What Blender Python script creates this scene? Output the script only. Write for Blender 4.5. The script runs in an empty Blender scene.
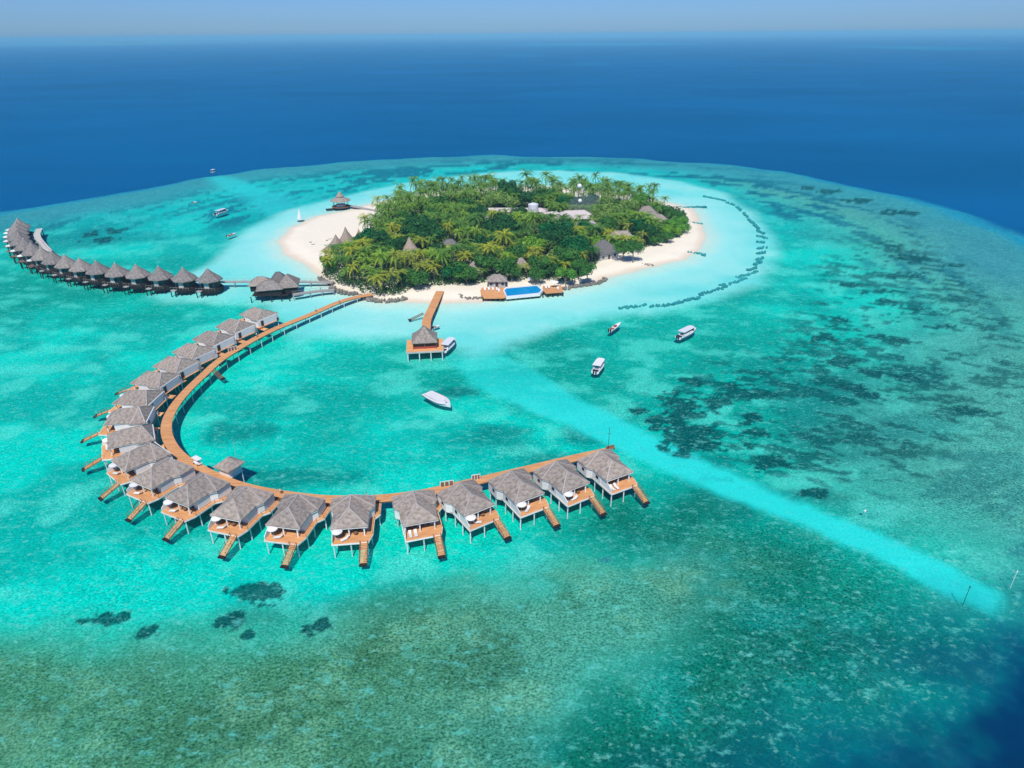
import bpy, bmesh, math, random
import numpy as np
from mathutils import Vector, Matrix

random.seed(7); rng = np.random.default_rng(7)
S = bpy.context.scene; C = S.collection
R = math.radians; PI = math.pi

# ------------------------------------------------------------------ camera
FPX = 682.7; CH = 100.0; PITCH = R(27.13); ROLL = R(-0.45)
cd = bpy.data.cameras.new('camera'); cam = bpy.data.objects.new('camera', cd); C.objects.link(cam)
cd.sensor_width = 36; cd.lens = FPX / 1024 * 36; cd.clip_end = 200000; cd.clip_start = 1
cam.matrix_world = Matrix.Translation((0, 0, CH)) @ Matrix.Rotation(PI/2 - PITCH, 4, 'X') @ Matrix.Rotation(ROLL, 4, 'Z')
S.camera = cam
# ------------------------------------------------------------------ world, sun, exposure
SUN_EL = R(55); SUN_AZ = R(186)          # azimuth clockwise from +Y: behind the camera, a little to the left
w = bpy.data.worlds.new('World'); S.world = w; w.use_nodes = True
nt = w.node_tree; nt.nodes.clear()
sky = nt.nodes.new('ShaderNodeTexSky'); sky.sky_type = 'NISHITA'; sky.sun_disc = False
sky.sun_elevation = SUN_EL; sky.sun_rotation = SUN_AZ; sky.altitude = 0; sky.air_density = 1.0; sky.dust_density = 0.3; sky.ozone_density = 3
tint = nt.nodes.new('ShaderNodeMix'); tint.data_type = 'RGBA'; tint.blend_type = 'MULTIPLY'; tint.inputs['Factor'].default_value = 1
tint.inputs['B'].default_value = (0.36, 0.63, 1.19, 1)
bg = nt.nodes.new('ShaderNodeBackground'); bg.inputs['Strength'].default_value = 0.10
wo = nt.nodes.new('ShaderNodeOutputWorld')
nt.links.new(sky.outputs[0], tint.inputs['A']); nt.links.new(tint.outputs['Result'], bg.inputs[0]); nt.links.new(bg.outputs[0], wo.inputs[0])
sl = bpy.data.lights.new('sun', 'SUN'); sl.energy = 4.5; sl.angle = R(0.53); sl.color = (1, 0.965, 0.9)
sun = bpy.data.objects.new('sun', sl); C.objects.link(sun)
sdir = Vector((math.sin(SUN_AZ)*math.cos(SUN_EL), math.cos(SUN_AZ)*math.cos(SUN_EL), math.sin(SUN_EL)))
sun.rotation_euler = sdir.to_track_quat('Z', 'Y').to_euler(); sun.location = (0, -50, 200)
S.view_settings.view_transform = 'Standard'; S.view_settings.look = 'None'; S.view_settings.gamma = 1; S.view_settings.exposure = -0.05
S.view_settings.use_curve_mapping = False
S.render.engine = 'CYCLES'
S.cycles.use_denoising = True; S.cycles.max_bounces = 8; S.cycles.volume_bounces = 0; S.cycles.transparent_max_bounces = 16
S.cycles.diffuse_bounces = 2; S.cycles.glossy_bounces = 2

# ------------------------------------------------------------------ picture point -> world point
def at(x, y, z=0.0):
    u = (x-512)/FPX; v = (384-y)/FPX
    u, v = u*math.cos(ROLL)-v*math.sin(ROLL), u*math.sin(ROLL)+v*math.cos(ROLL)
    d = (u, math.cos(PITCH)+v*math.sin(PITCH), -math.sin(PITCH)+v*math.cos(PITCH))
    t = (z-CH)/d[2]
    return Vector((d[0]*t, d[1]*t, z))

# ------------------------------------------------------------------ tags and mesh helpers
def tag(o, label=None, cat=None, group=None, kind=None):
    if label: o['label'] = label
    if cat: o['category'] = cat
    if group: o['group'] = group
    if kind: o['kind'] = kind
    return o

def thing(name, label, cat, loc=(0, 0, 0), rz=0, group=None):
    o = bpy.data.objects.new(name, None); C.objects.link(o); o.empty_display_size = 0.5
    o.location = loc; o.rotation_euler = (0, 0, rz)
    return tag(o, label, cat, group)

KIDS = {}
def link(o, parent=None):
    C.objects.link(o)
    if parent is not None:
        o.parent = parent; KIDS.setdefault(parent.name, []).append(o)
    return o

def copy_tree(o, parent=None):
    c = o.copy(); link(c, parent)
    for ch in KIDS.get(o.name, []): copy_tree(ch, c)
    return c

class MB:
    def __init__(s): s.v = []; s.f = []
    def add(s, vs, fs):
        n = len(s.v); s.v += [tuple(p) for p in vs]; s.f += [tuple(i+n for i in f) for f in fs]; return s
    def box(s, x0, x1, y0, y1, z0, z1):
        return s.add([(x0,y0,z0),(x1,y0,z0),(x1,y1,z0),(x0,y1,z0),(x0,y0,z1),(x1,y0,z1),(x1,y1,z1),(x0,y1,z1)],
              [(0,3,2,1),(4,5,6,7),(0,1,5,4),(1,2,6,5),(2,3,7,6),(3,0,4,7)])
    def cbox(s, c, u, L, W, z0, z1):      # box centred on c, length L along unit u
        u = Vector((u[0], u[1], 0)).normalized(); n = Vector((-u.y, u.x, 0)); c = Vector((c[0], c[1], 0))
        q = [c-u*L/2-n*W/2, c+u*L/2-n*W/2, c+u*L/2+n*W/2, c-u*L/2+n*W/2]
        return s.add([(p.x,p.y,z0) for p in q]+[(p.x,p.y,z1) for p in q], [(0,3,2,1),(4,5,6,7),(0,1,5,4),(1,2,6,5),(2,3,7,6),(3,0,4,7)])
    def tube(s, a, b, r0, r1=None, n=8):
        r1 = r0 if r1 is None else r1
        a = Vector(a); b = Vector(b); d = (b-a).normalized()
        x = d.orthogonal().normalized(); y = d.cross(x)
        vs = [a+x*r0*math.cos(2*PI*i/n)+y*r0*math.sin(2*PI*i/n) for i in range(n)] + [b+x*r1*math.cos(2*PI*i/n)+y*r1*math.sin(2*PI*i/n) for i in range(n)]
        fs = [(i, (i+1) % n, n+(i+1) % n, n+i) for i in range(n)] + [tuple(range(n-1, -1, -1)), tuple(range(n, 2*n))]
        return s.add(vs, fs)
    def prism(s, poly, z0, z1):
        n = len(poly)
        return s.add([(p[0],p[1],z0) for p in poly]+[(p[0],p[1],z1) for p in poly],
            [tuple(range(n-1,-1,-1)), tuple(range(n, 2*n))]+[(i,(i+1)%n,n+(i+1)%n,n+i) for i in range(n)])
    def bar(s, a, b, w, h):               # box beam from a to b in 3-D
        a = Vector(a); b = Vector(b); d = (b-a).normalized(); up = Vector((0,0,1))
        x = d.cross(up); x = x.normalized() if x.length > 1e-4 else Vector((1,0,0)); z = x.cross(d)
        q = [(-w/2,-h/2),(w/2,-h/2),(w/2,h/2),(-w/2,h/2)]
        return s.add([a+x*i+z*j for i,j in q]+[b+x*i+z*j for i,j in q], [(0,1,2,3),(7,6,5,4),(0,4,5,1),(1,5,6,2),(2,6,7,3),(3,7,4,0)])
    def cone(s, c, r, h, n=16, thick=0.25, concave=0.0, rot=0.0):   # thatched cone / pyramid with a thick eave
        cx, cy, cz = c; rings = []
        lv = [(1.0, -thick), (1.0, 0.0), (0.66, h*(0.34-concave)), (0.33, h*(0.67-concave)), (0.03, h)]
        vs = [(cx+r*q*math.cos(rot+2*PI*i/n), cy+r*q*math.sin(rot+2*PI*i/n), cz+z) for q, z in lv for i in range(n)]
        fs = [(k*n+i, k*n+(i+1)%n, (k+1)*n+(i+1)%n, (k+1)*n+i) for k in range(len(lv)-1) for i in range(n)]
        fs += [tuple(range(n-1,-1,-1)), tuple(range((len(lv)-1)*n, len(lv)*n))]
        return s.add(vs, fs)
    def build(s, name, mat, parent=None, smooth=False):
        me = bpy.data.meshes.new(name); me.from_pydata(s.v, [], s.f)
        bm = bmesh.new(); bm.from_mesh(me); bmesh.ops.recalc_face_normals(bm, faces=bm.faces); bm.to_mesh(me); bm.free()
        if smooth: me.polygons.foreach_set('use_smooth', [True]*len(me.polygons))
        me.materials.append(mat)
        return link(bpy.data.objects.new(name, me), parent)

def np_mesh(name, V, F, mat, parent=None, smooth=False, k=4):
    me = bpy.data.meshes.new(name); V = np.asarray(V, dtype=np.float32); F = np.asarray(F, dtype=np.int32)
    me.vertices.add(len(V)); me.vertices.foreach_set('co', V.ravel())
    me.loops.add(F.size); me.loops.foreach_set('vertex_index', F.ravel())
    me.polygons.add(len(F)); me.polygons.foreach_set('loop_start', np.arange(0, F.size, k, dtype=np.int32))
    me.polygons.foreach_set('loop_total', np.full(len(F), k, dtype=np.int32))
    me.update(calc_edges=True); me.validate()
    if smooth: me.polygons.foreach_set('use_smooth', [True]*len(me.polygons))
    me.materials.append(mat)
    return link(bpy.data.objects.new(name, me), parent)

# ------------------------------------------------------------------ materials
def newmat(name):
    m = bpy.data.materials.new(name); m.use_nodes = True; t = m.node_tree; t.nodes.clear()
    out = t.nodes.new('ShaderNodeOutputMaterial'); return m, t, out

def N(t, typ, **kw):
    n = t.nodes.new(typ)
    for k, v in kw.items():
        if k in n.inputs: n.inputs[k].default_value = v
        else: setattr(n, k, v)
    return n

def mixc(t, fac, a, b, mode='MIX'):
    n = t.nodes.new('ShaderNodeMix'); n.data_type = 'RGBA'; n.blend_type = mode; n.clamp_factor = True
    for s, v in (('Factor', fac), ('A', a), ('B', b)):
        if hasattr(v, 'is_output'): t.links.new(v, n.inputs[s])
        elif s == 'Factor': n.inputs[s].default_value = v
        else: n.inputs[s].default_value = (*v, 1)
    return n.outputs['Result']

def maprange(t, val, a, b, c=0.0, d=1.0):
    n = t.nodes.new('ShaderNodeMapRange'); t.links.new(val, n.inputs['Value'])
    n.inputs['From Min'].default_value = a; n.inputs['From Max'].default_value = b; n.inputs['To Min'].default_value = c; n.inputs['To Max'].default_value = d
    return n.outputs['Result']

def noise(t, scale, detail=3, rough=0.55, coord='Object', stretch=None):
    tc = t.nodes.new('ShaderNodeTexCoord'); n = t.nodes.new('ShaderNodeTexNoise')
    n.inputs['Scale'].default_value = scale; n.inputs['Detail'].default_value = detail; n.inputs['Roughness'].default_value = rough
    src = tc.outputs[coord]
    if stretch:
        mp = t.nodes.new('ShaderNodeMapping'); mp.inputs['Scale'].default_value = stretch[:3]
        if len(stretch) > 3: mp.inputs['Rotation'].default_value = (0, 0, stretch[3])
        t.links.new(src, mp.inputs[0]); src = mp.outputs[0]
    t.links.new(src, n.inputs['Vector']); return n.outputs['Fac']

def surf(name, col, col2=None, scale=1.0, rough=0.8, spec=0.25, stretch=None, bump=0.0, bscale=None, detail=4, world=False):
    m, t, out = newmat(name); b = t.nodes.new('ShaderNodeBsdfPrincipled')
    b.inputs['Roughness'].default_value = rough; b.inputs['Specular IOR Level'].default_value = spec
    col2 = col2 or tuple(c*0.8 for c in col)
    fac = maprange(t, noise(t, scale, detail, 0.6, stretch=stretch), 0.32, 0.68)
    c = mixc(t, fac, col, col2)
    oi = t.nodes.new('ShaderNodeObjectInfo')
    c = mixc(t, 1.0, c, mixc(t, oi.outputs['Random'], (0.84, 0.84, 0.85), (1.10, 1.08, 1.05)), 'MULTIPLY')
    t.links.new(c, b.inputs['Base Color'])
    if bump:
        bn = t.nodes.new('ShaderNodeBump'); bn.inputs['Strength'].default_value = bump; bn.inputs['Distance'].default_value = 0.06
        t.links.new(noise(t, bscale or scale*4, 3, 0.6, stretch=stretch), bn.inputs['Height']); t.links.new(bn.outputs[0], b.inputs['Normal'])
    t.links.new(b.outputs[0], out.inputs[0]); return m

M = {}
M['thatch'] = surf('thatch', (0.42, 0.36, 0.305), (0.205, 0.173, 0.145), 1.3, 0.95, 0.05, bump=0.8, bscale=9)
M['thatch_dark'] = surf('thatch_dark', (0.21, 0.20, 0.195), (0.12, 0.115, 0.11), 1.6, 0.95, 0.05, bump=0.8, bscale=7)
M['thatch_warm'] = surf('thatch_warm', (0.42, 0.34, 0.27), (0.27, 0.21, 0.17), 1.5, 0.95, 0.05, bump=0.8, bscale=7)
M['ridge'] = surf('ridge', (0.50, 0.455, 0.42), (0.36, 0.33, 0.30), 3, 0.95, 0.05)
M['thatch_far'] = surf('thatch_far', (0.33, 0.295, 0.265), (0.17, 0.15, 0.14), 1.2, 0.95, 0.05, bump=0.8, bscale=7)
M['wood'] = surf('wood', (0.84, 0.43, 0.18), (0.58, 0.26, 0.10), 0.8, 0.75, 0.2, stretch=(0.4, 3, 1), bump=0.3)
M['wood_brown'] = surf('wood_brown', (0.30, 0.15, 0.075), (0.17, 0.085, 0.045), 2.0, 0.8, 0.2)
M['wood_grey'] = surf('wood_grey', (0.48, 0.45, 0.41), (0.30, 0.28, 0.26), 1.5, 0.85, 0.1)
M['dark'] = surf('dark', (0.035, 0.025, 0.022), (0.02, 0.016, 0.015), 2, 0.7, 0.2)
M['white'] = surf('white', (0.86, 0.84, 0.81), (0.78, 0.76, 0.73), 0.8, 0.6, 0.3)
M['stilt'] = surf('stilt', (0.80, 0.82, 0.84), (0.62, 0.65, 0.66), 1.5, 0.7, 0.2)
M['canvas'] = surf('canvas', (0.80, 0.79, 0.76), (0.72, 0.71, 0.68), 1, 0.8, 0.1)
M['glass'] = surf('glass', (0.03, 0.045, 0.05), (0.02, 0.03, 0.035), 1, 0.1, 0.6)
M['doorwood'] = surf('doorwood', (0.10, 0.045, 0.03), (0.06, 0.03, 0.02), 3, 0.6, 0.3)
M['gelcoat'] = surf('gelcoat', (0.82, 0.82, 0.82), (0.76, 0.76, 0.77), 0.7, 0.25, 0.5)
M['navy'] = surf('navy', (0.02, 0.05, 0.12), (0.015, 0.035, 0.08), 2, 0.4, 0.4)
M['metal'] = surf('metal', (0.35, 0.36, 0.37), (0.28, 0.28, 0.29), 2, 0.4, 0.5)
M['stone'] = surf('stone', (0.30, 0.27, 0.23), (0.14, 0.13, 0.11), 0.9, 0.95, 0.1, bump=1.0, bscale=2)
M['reefrock'] = surf('reefrock', (0.04, 0.34, 0.34), (0.02, 0.23, 0.24), 0.6, 0.9, 0.1, bump=1.0, bscale=1.5)
M['bark'] = surf('bark', (0.24, 0.20, 0.15), (0.14, 0.115, 0.09), 3, 0.95, 0.05)
M['tin'] = surf('tin', (0.62, 0.55, 0.53), (0.50, 0.43, 0.41), 0.5, 0.6, 0.3, stretch=(3, 0.3, 1))
M['render_wall'] = surf('render_wall', (0.58, 0.56, 0.52), (0.45, 0.43, 0.40), 0.7, 0.85, 0.1)
M['pool_water'] = surf('pool_water', (0.0, 0.30, 0.66), (0.01, 0.36, 0.70), 0.7, 0.06, 0.5, bump=0.15, bscale=2)
M['red'] = surf('red', (0.45, 0.10, 0.07), (0.3, 0.06, 0.04), 2)
M['skin'] = surf('skin', (0.40, 0.24, 0.16), (0.34, 0.2, 0.13), 4, 0.6)
M['cloth'] = surf('cloth', (0.05, 0.06, 0.10), (0.035, 0.04, 0.07), 4, 0.9)

def leafmat(name, lo, hi, trans=0.25):
    m, t, out = newmat(name); oi = t.nodes.new('ShaderNodeObjectInfo')
    c = mixc(t, maprange(t, noise(t, 0.9, 4, 0.6), 0.3, 0.7), lo, hi)
    c = mixc(t, 1.0, c, oi.outputs['Color'], 'MULTIPLY')
    d = t.nodes.new('ShaderNodeBsdfPrincipled'); d.inputs['Roughness'].default_value = 0.55; d.inputs['Specular IOR Level'].default_value = 0.25
    tr = t.nodes.new('ShaderNodeBsdfTranslucent'); mx = t.nodes.new('ShaderNodeMixShader'); mx.inputs[0].default_value = trans
    t.links.new(c, d.inputs['Base Color']); t.links.new(c, tr.inputs[0])
    t.links.new(d.outputs[0], mx.inputs[1]); t.links.new(tr.outputs[0], mx.inputs[2]); t.links.new(mx.outputs[0], out.inputs[0]); return m
M['palm'] = leafmat('palm', (0.06, 0.17, 0.02), (0.34, 0.48, 0.07))
M['leaf'] = leafmat('leaf', (0.045, 0.15, 0.03), (0.13, 0.30, 0.055))

# ------------------------------------------------------------------ numeric noise and polygon distance
_tab = rng.random((256, 256))
def vnoise(x, y):
    xi = np.floor(x).astype(int); yi = np.floor(y).astype(int); fx = x-xi; fy = y-yi
    fx = fx*fx*(3-2*fx); fy = fy*fy*(3-2*fy)
    a = _tab[xi & 255, yi & 255]; b = _tab[(xi+1) & 255, yi & 255]; c = _tab[xi & 255, (yi+1) & 255]; d = _tab[(xi+1) & 255, (yi+1) & 255]
    return (a*(1-fx)+b*fx)*(1-fy)+(c*(1-fx)+d*fx)*fy
def fbm(x, y, o=4, seed=0):
    s = 0; a = 0.5; n = 0
    for i in range(o):
        s = s + a*vnoise(x*2**i+seed*17.3+i*5.1, y*2**i+seed*9.7+i*3.3); n += a; a *= 0.55
    return s/n
def sst(e0, e1, x):
    t = np.clip((x-e0)/(e1-e0), 0, 1); return t*t*(3-2*t)
def sdf(poly, x, y):                       # + inside, - outside (metres)
    d = np.full(x.shape, 1e18); ins = np.zeros(x.shape, bool); n = len(poly)
    for i in range(n):
        ax, ay = poly[i]; bx, by = poly[(i+1) % n]; ex, ey = bx-ax, by-ay
        t = np.clip(((x-ax)*ex+(y-ay)*ey)/(ex*ex+ey*ey+1e-9), 0, 1)
        d = np.minimum(d, (x-ax-t*ex)**2+(y-ay-t*ey)**2)
        c = ((ay > y) != (by > y)); xx = (bx-ax)*(y-ay)/((by-ay) if by != ay else 1e-9)+ax
        ins ^= c & (x < xx)
    return np.where(ins, 1, -1)*np.sqrt(d)
def P(pts, z=0): return [tuple(at(a, b, z)[:2]) for a, b in pts]
def rgb(r, g, b):                          # colour seen in sunlight -> surface colour
    f = lambda c: ((c/255+0.055)/1.055)**2.4 if c > 10 else c/255/12.92
    return np.array([f(r), f(g), f(b)])/ILL
ILL = 1.17

ISLAND = P([(333,288),(318,273),(303,262),(286,254),(280,243),(292,228),(317,217),(346,211),(372,204),(399,198),(440,191),(500,187),(560,187),
            (620,193),(668,203),(692,209),(698,222),(705,235),(700,248),(682,259),(655,266),(629,272),(607,277),(601,281),(582,285),(564,289),
            (545,291),(510,296),(478,301),(446,303),(420,302),(403,301),(386,302),(368,299),(355,294),(340,290)])
REEF = P([(-420,300),(-200,240),(-60,217),(0,207),(60,198),(130,186),(200,172),(300,161),(400,154),(500,151),(600,152),(700,158),(780,167),
          (850,180),(900,190),(950,205),(1000,222),(1040,238),(1150,300)]) + [(520,150),(420,80)] + P([(1100,560),(1006,590),(968,628),(920,670),(860,708),(790,742),(720,790)]) + [(40,30),(0,-60),(-300,-60),(-600,100)]
SHALLOW = P([(150,292),(186,272),(215,258),(236,240),(252,226),(290,208),(330,198),(380,186),(430,177),(500,170),(560,169),(620,171),(680,179),(722,191),(748,208),
             (770,230),(778,252),(760,280),(712,295),(660,309),(600,312),(560,322),(520,335),(470,352),(430,338),(385,334),(340,331),(300,334),(262,300),(200,297)])
CHAN = P([(440,350),(500,345),(545,372),(600,402),(640,422),(715,458),(790,489),(865,518),(940,549),(1004,582),(1002,600),(940,582),(865,545),(790,513),(715,487),(640,454),(560,418),(480,385)])
RIGHT = P([(700,172),(790,182),(900,205),(1024,245),(1150,320),(1150,600),(1000,580),(900,520),(830,480),(860,420),(900,350),(905,300),(870,250),(800,212)])
OLIVE = P([(-300,655),(100,632),(200,632),(330,640),(430,608),(540,568),(620,540),(720,538),(765,565),(740,600),(660,625),(590,660),(545,720),(540,900),(-500,900)])
GREEN = P([(560,520),(600,470),(700,490),(800,530),(930,590),(1010,620),(960,690),(820,770),(560,900),(200,900),(420,740),(580,660),(680,600),(660,550)])
SWIRL = P([(200,171),(228,173),(268,188),(305,204),(278,213),(246,197),(212,183)])
SPECK = P([(640,380),(700,360),(780,345),(820,300),(840,262),(900,225),(970,262),(1010,330),(1024,420),(930,440),(880,480),(810,492),(740,472),(660,440)])
SPOTS = [(258,583,24,10),(105,610,22,8),(143,622,9,5),(232,613,15,8),(246,627,8,6),(317,617,15,10),
 (696,376,12,4),(745,387,22,8),(681,400,18,14),(719,398,14,6),(689,430,28,16),(754,411,8,4),(756,426,15,8),(752,441,6,5),(771,452,17,10),(786,458,9,4),
 (844,357,14,5),(876,366,15,4),(850,381,18,5),(872,390,18,3),(910,372,15,4),(974,405,15,4),(815,486,16,6),(827,332,15,4),(842,315,10,3),(902,336,18,3.5),
 (884,334,12,4),(914,254,22,3.5),(951,261,12,3),(899,272,16,2.5),(850,281,14,2.2),(884,287,16,2.2),(891,297,12,2.5),(914,304,12,2.5),(947,321,16,2.2),(895,243,7,2),
 (827,188,14,2.2),(861,197,12,2.2),(812,186,9,2),(902,209,18,3),(115,227,12,2.5),(100,236,13,2.5),(93,230,7,2),(655,415,14,5),(640,405,9,3)]
SPW = []
for (a, b, ra, rb) in SPOTS:
    c = at(a, b); e = at(a+ra, b); g1 = at(a, b-rb); g2 = at(a, b+rb)
    SPW.append((c.x, c.y, (e-c).length, (g1-g2).length/2))
SOFT = []
for (a, b, ra, rb) in [(455,388,42,9),(500,430,60,16),(600,430,50,20),(820,400,80,60),(90,235,60,14),(720,500,60,22),(560,455,50,14),(235,425,50,22),(300,470,80,10),(800,490,60,12),(700,458,40,8),(455,386,38,8),(455,386,30,6)]:
    c = at(a, b); e = at(a+ra, b); g1 = at(a, b-rb); g2 = at(a, b+rb)
    SOFT.append((c.x, c.y, (e-c).length, (g1-g2).length/2))

def terrain(x, y):
    """height, colour and the reef-texture strength of the sea floor and beach at world points"""
    far = np.hypot(x, y) > 1300
    wx = x+26*(fbm(x/45, y/45, 4, 1)-0.5); wy = y+26*(fbm(x/45, y/45, 4, 2)-0.5)
    wx2 = x+7*(fbm(x/9, y/9, 4, 3)-0.5); wy2 = y+7*(fbm(x/9, y/9, 4, 4)-0.5)
    dI = sdf(ISLAND, wx2*0.5+x*0.5, wy2*0.5+y*0.5); dR = sdf(REEF, wx, wy); dS = sdf(SHALLOW, wx*0.35+x*0.65, wy*0.35+y*0.65)
    n1 = fbm(x/30, y/22, 5, 5); n2 = fbm(x/8, y/6, 5, 6); n3 = fbm(x/90, y/70, 4, 7)
    # ring coordinates about the island: reef growth runs in long streaks round it
    ang = np.arctan2(y-340, x-0); rad = np.hypot(x, y-340)
    st = fbm(rad/9, ang*rad.clip(1, 500)/26, 5, 8)
    def lay(col, m, c): return col*(1-m[..., None])+c*m[..., None]
    col = np.broadcast_to(rgb(0, 184, 164), x.shape+(3,)).copy()
    col = lay(col, sst(0.40, 0.62, n1), rgb(0, 216, 190))
    col = lay(col, sst(0.55, 0.30, n3)*0.6, rgb(0, 142, 122))
    wl = sst(0.52, 0.68, fbm(x/14, y/9, 5, 9)); col = lay(col, wl*0.6, rgb(80, 226, 202))
    mott = np.full(x.shape, 0.62)
    for (cx, cy, ra, rb) in SOFT:
        r = np.hypot((x-cx)/ra, (y-cy)/rb)+1.6*(n1-0.5)+0.9*(n2-0.5); m = sst(1.1, 0.3, r)*0.7
        col = lay(col, m, rgb(0, 132, 122))
    # farther lagoon turns bluer
    m = sst(300, 480, y)*0.5; col = lay(col, m, rgb(0, 186, 188))
    m = sst(-25, 30, sdf(RIGHT, wx, wy)); col = lay(col, m*0.8, rgb(86, 166, 148)); mott = np.maximum(mott, m)
    m = sst(-28, 22, sdf(RIGHT, wx2, wy2))*sst(0.50, 0.62, st)*0.45; col = lay(col, m, rgb(10, 112, 112))
    m = sst(-9, 8, sdf(OLIVE, wx, wy)); oc = rgb(74, 130, 88)+(rgb(80, 156, 126)-rgb(74, 130, 88))*sst(-35, 15, x)[..., None]; om = m
    col = col*(1-m[..., None]*0.88)+oc*m[..., None]*0.88; mott = np.maximum(mott, m*1.0)
    m = sst(-12, 14, sdf(GREEN, wx, wy))*(1-0.75*om*sst(-30, 10, x)); col = lay(col, m*0.88, rgb(8, 104, 82)); mott = np.maximum(mott, m*1.15)
    bp = sst(0.5, 0.62, fbm(x/16, y/12, 5, 31))*om*0.45; col = lay(col, bp, rgb(52, 104, 68))
    lp = sst(0.52, 0.66, fbm(x/11, y/8, 5, 33))*om*0.4; col = lay(col, lp, rgb(110, 180, 140))
    gp = sst(0.5, 0.66, fbm(x/13, y/9, 5, 43))*m*0.4; col = lay(col, gp, rgb(20, 160, 150))
    m2 = sst(0.5, 0.7, n1)*np.maximum(m, 0)*0.35; col = lay(col, m2, rgb(20, 155, 132))
    # reef rim
    m = sst(85, 35, dR)*sst(-200, -10, x*0.0+dR); far_rim = sst(230, 330, y)
    col = lay(col, m*0.85*far_rim, rgb(62, 150, 158)); mott = np.maximum(mott, m*far_rim)
    m = sst(140, 60, dR)*sst(35, 75, dR)*sst(0.50, 0.60, st)*far_rim*0.75; col = lay(col, m, rgb(10, 110, 125))
    # ring of dark growth between the rim and the pale shallows
    m = sst(-120, -25, dS)*sst(0, -20, dS)*sst(0.49, 0.57, st)*sst(380, 430, y)*0.85; col = lay(col, m, rgb(0, 112, 130))
    m = sst(20, 3, dR)*far_rim*0.8; col = lay(col, m, rgb(10, 150, 180))
    m = sst(-6, 8, sdf(SWIRL, wx, wy))*0.7; col = lay(col, m, rgb(50, 216, 208)); mott = mott*(1-m*0.6)
    # channel
    dC = sdf(CHAN, x*0.6+wx2*0.4+2.2*(fbm(x/2, y/2, 3, 23)-0.5), y*0.6+wy2*0.4); m = sst(-1.6, 2.2, dC)*(0.35+0.65*sst(232, 160, y)); col = lay(col, m*0.95, rgb(44, 228, 214)); mott = mott*(1-m*0.7)
    # dark coral heads
    dk = np.zeros(x.shape); dkn = 1.9*(fbm(x/6, y/4.2, 5, 11)-0.5)+1.2*(fbm(x/1.9, y/1.3, 3, 12)-0.5)
    for (cx, cy, ra, rb) in SPW:
        r = np.hypot((x-cx)/(ra*1.05), (y-cy)/(rb*1.05))+dkn; dk = np.maximum(dk, sst(1.05, 0.85, r))
    sp = sst(-14, 8, sdf(SPECK, wx, wy))*sst(0.535, 0.60, fbm((x*0.93-y*0.37)/6, (x*0.37+y*0.93)/3.2, 6, 25)*0.7+0.3*fbm(x/30, y/18, 3, 26))
    dk = np.maximum(dk, sp*0.8)
    col = lay(col, dk*0.88, rgb(0, 76, 76)); mott = np.maximum(mott, dk)
    # pale shallows and shore
    m = sst(-7, 6, dS+4*(n2-0.5)); col = lay(col, m*0.95, rgb(136, 234, 222)*(0.9+0.2*n2)[..., None] if False else rgb(136, 234, 222)); mott = mott*(1-m*0.8)
    pn = fbm(x/24, y/14, 5, 35); col = lay(col, m*sst(0.48, 0.66, pn)*0.5, rgb(172, 238, 224)); col = lay(col, m*sst(0.46, 0.3, pn)*0.45, rgb(95, 220, 212))
    m = sst(-34, -8, dI); col = lay(col, m*0.8, rgb(172, 240, 228))
    m = sst(-13, -1.5, dI); col = lay(col, m, rgb(205, 236, 218))
    m = sst(-3.2, 0.6, dI); col = lay(col, m, rgb(238, 220, 194))
    m = sst(0.2, 5, dI); col = lay(col, m, rgb(252, 240, 216)); 
    # open sea
    edge = dR+10*(n2-0.5)
    deep = sst(4, -26, edge); nearR = sst(200, 60, y)
    deep = np.where(nearR > 0.5, sst(21, -12, edge+14*(n1-0.5)+6*(fbm(x/4, y/4, 4, 41)-0.5)), deep)
    dc = rgb(0, 96, 145)*(0.80+0.4*fbm(x/300, y/200, 5, 21))[..., None]; dn = rgb(0, 54, 92)*(0.8+0.4*n2)[..., None]
    dcol = dc*(1-nearR[..., None])+dn*nearR[..., None]
    col = col*(1-deep[..., None])+dcol*deep[..., None]; mott = mott*(1-deep)
    for (a, b, ra, rb, k) in [(45,43,60,1.2,.6),(600,43,110,1.3,.5),(130,43,60,1.2,.6),(950,46,80,1.2,.4),(520,53,26,1.0,.3),(590,60,25,1,.25),(880,45,60,1,.4)]:
        c = at(a, b); e = at(a+ra, b); g1 = at(a, b-rb); g2 = at(a, b+rb)
        r = np.hypot((x-c.x)/(e-c).length, (y-c.y)/((g1-g2).length/2)); col = lay(col, sst(1.2, 0.5, r)*k, rgb(10, 170, 190))
    mott = mott*(0.55+0.9*fbm(x/20, y/15, 4, 37))
    z = -2.1+1.2*sst(-12, 10, dS); dz = sst(25, -70, dR); z = z*(1-dz)-14*dz
    z = np.where(dI > -12, np.maximum(z, -0.75+0.75*sst(-12, 0, dI)), z)
    z = np.where(dI > 0, 0.02+1.25*sst(0, 12, dI)+0.05*n2, z)
    return z, col, mott, dI

# ------------------------------------------------------------------ sea floor, beach, water
def col_attr(o, col, mott):
    a = o.data.attributes.new('base', 'FLOAT_COLOR', 'POINT'); c = np.ones((len(col), 4), np.float32); c[:, :3] = np.clip(col, 0, 1)
    a.data.foreach_set('color', c.ravel())
    b = o.data.attributes.new('mottle', 'FLOAT', 'POINT'); b.data.foreach_set('value', mott.astype(np.float32))

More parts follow.
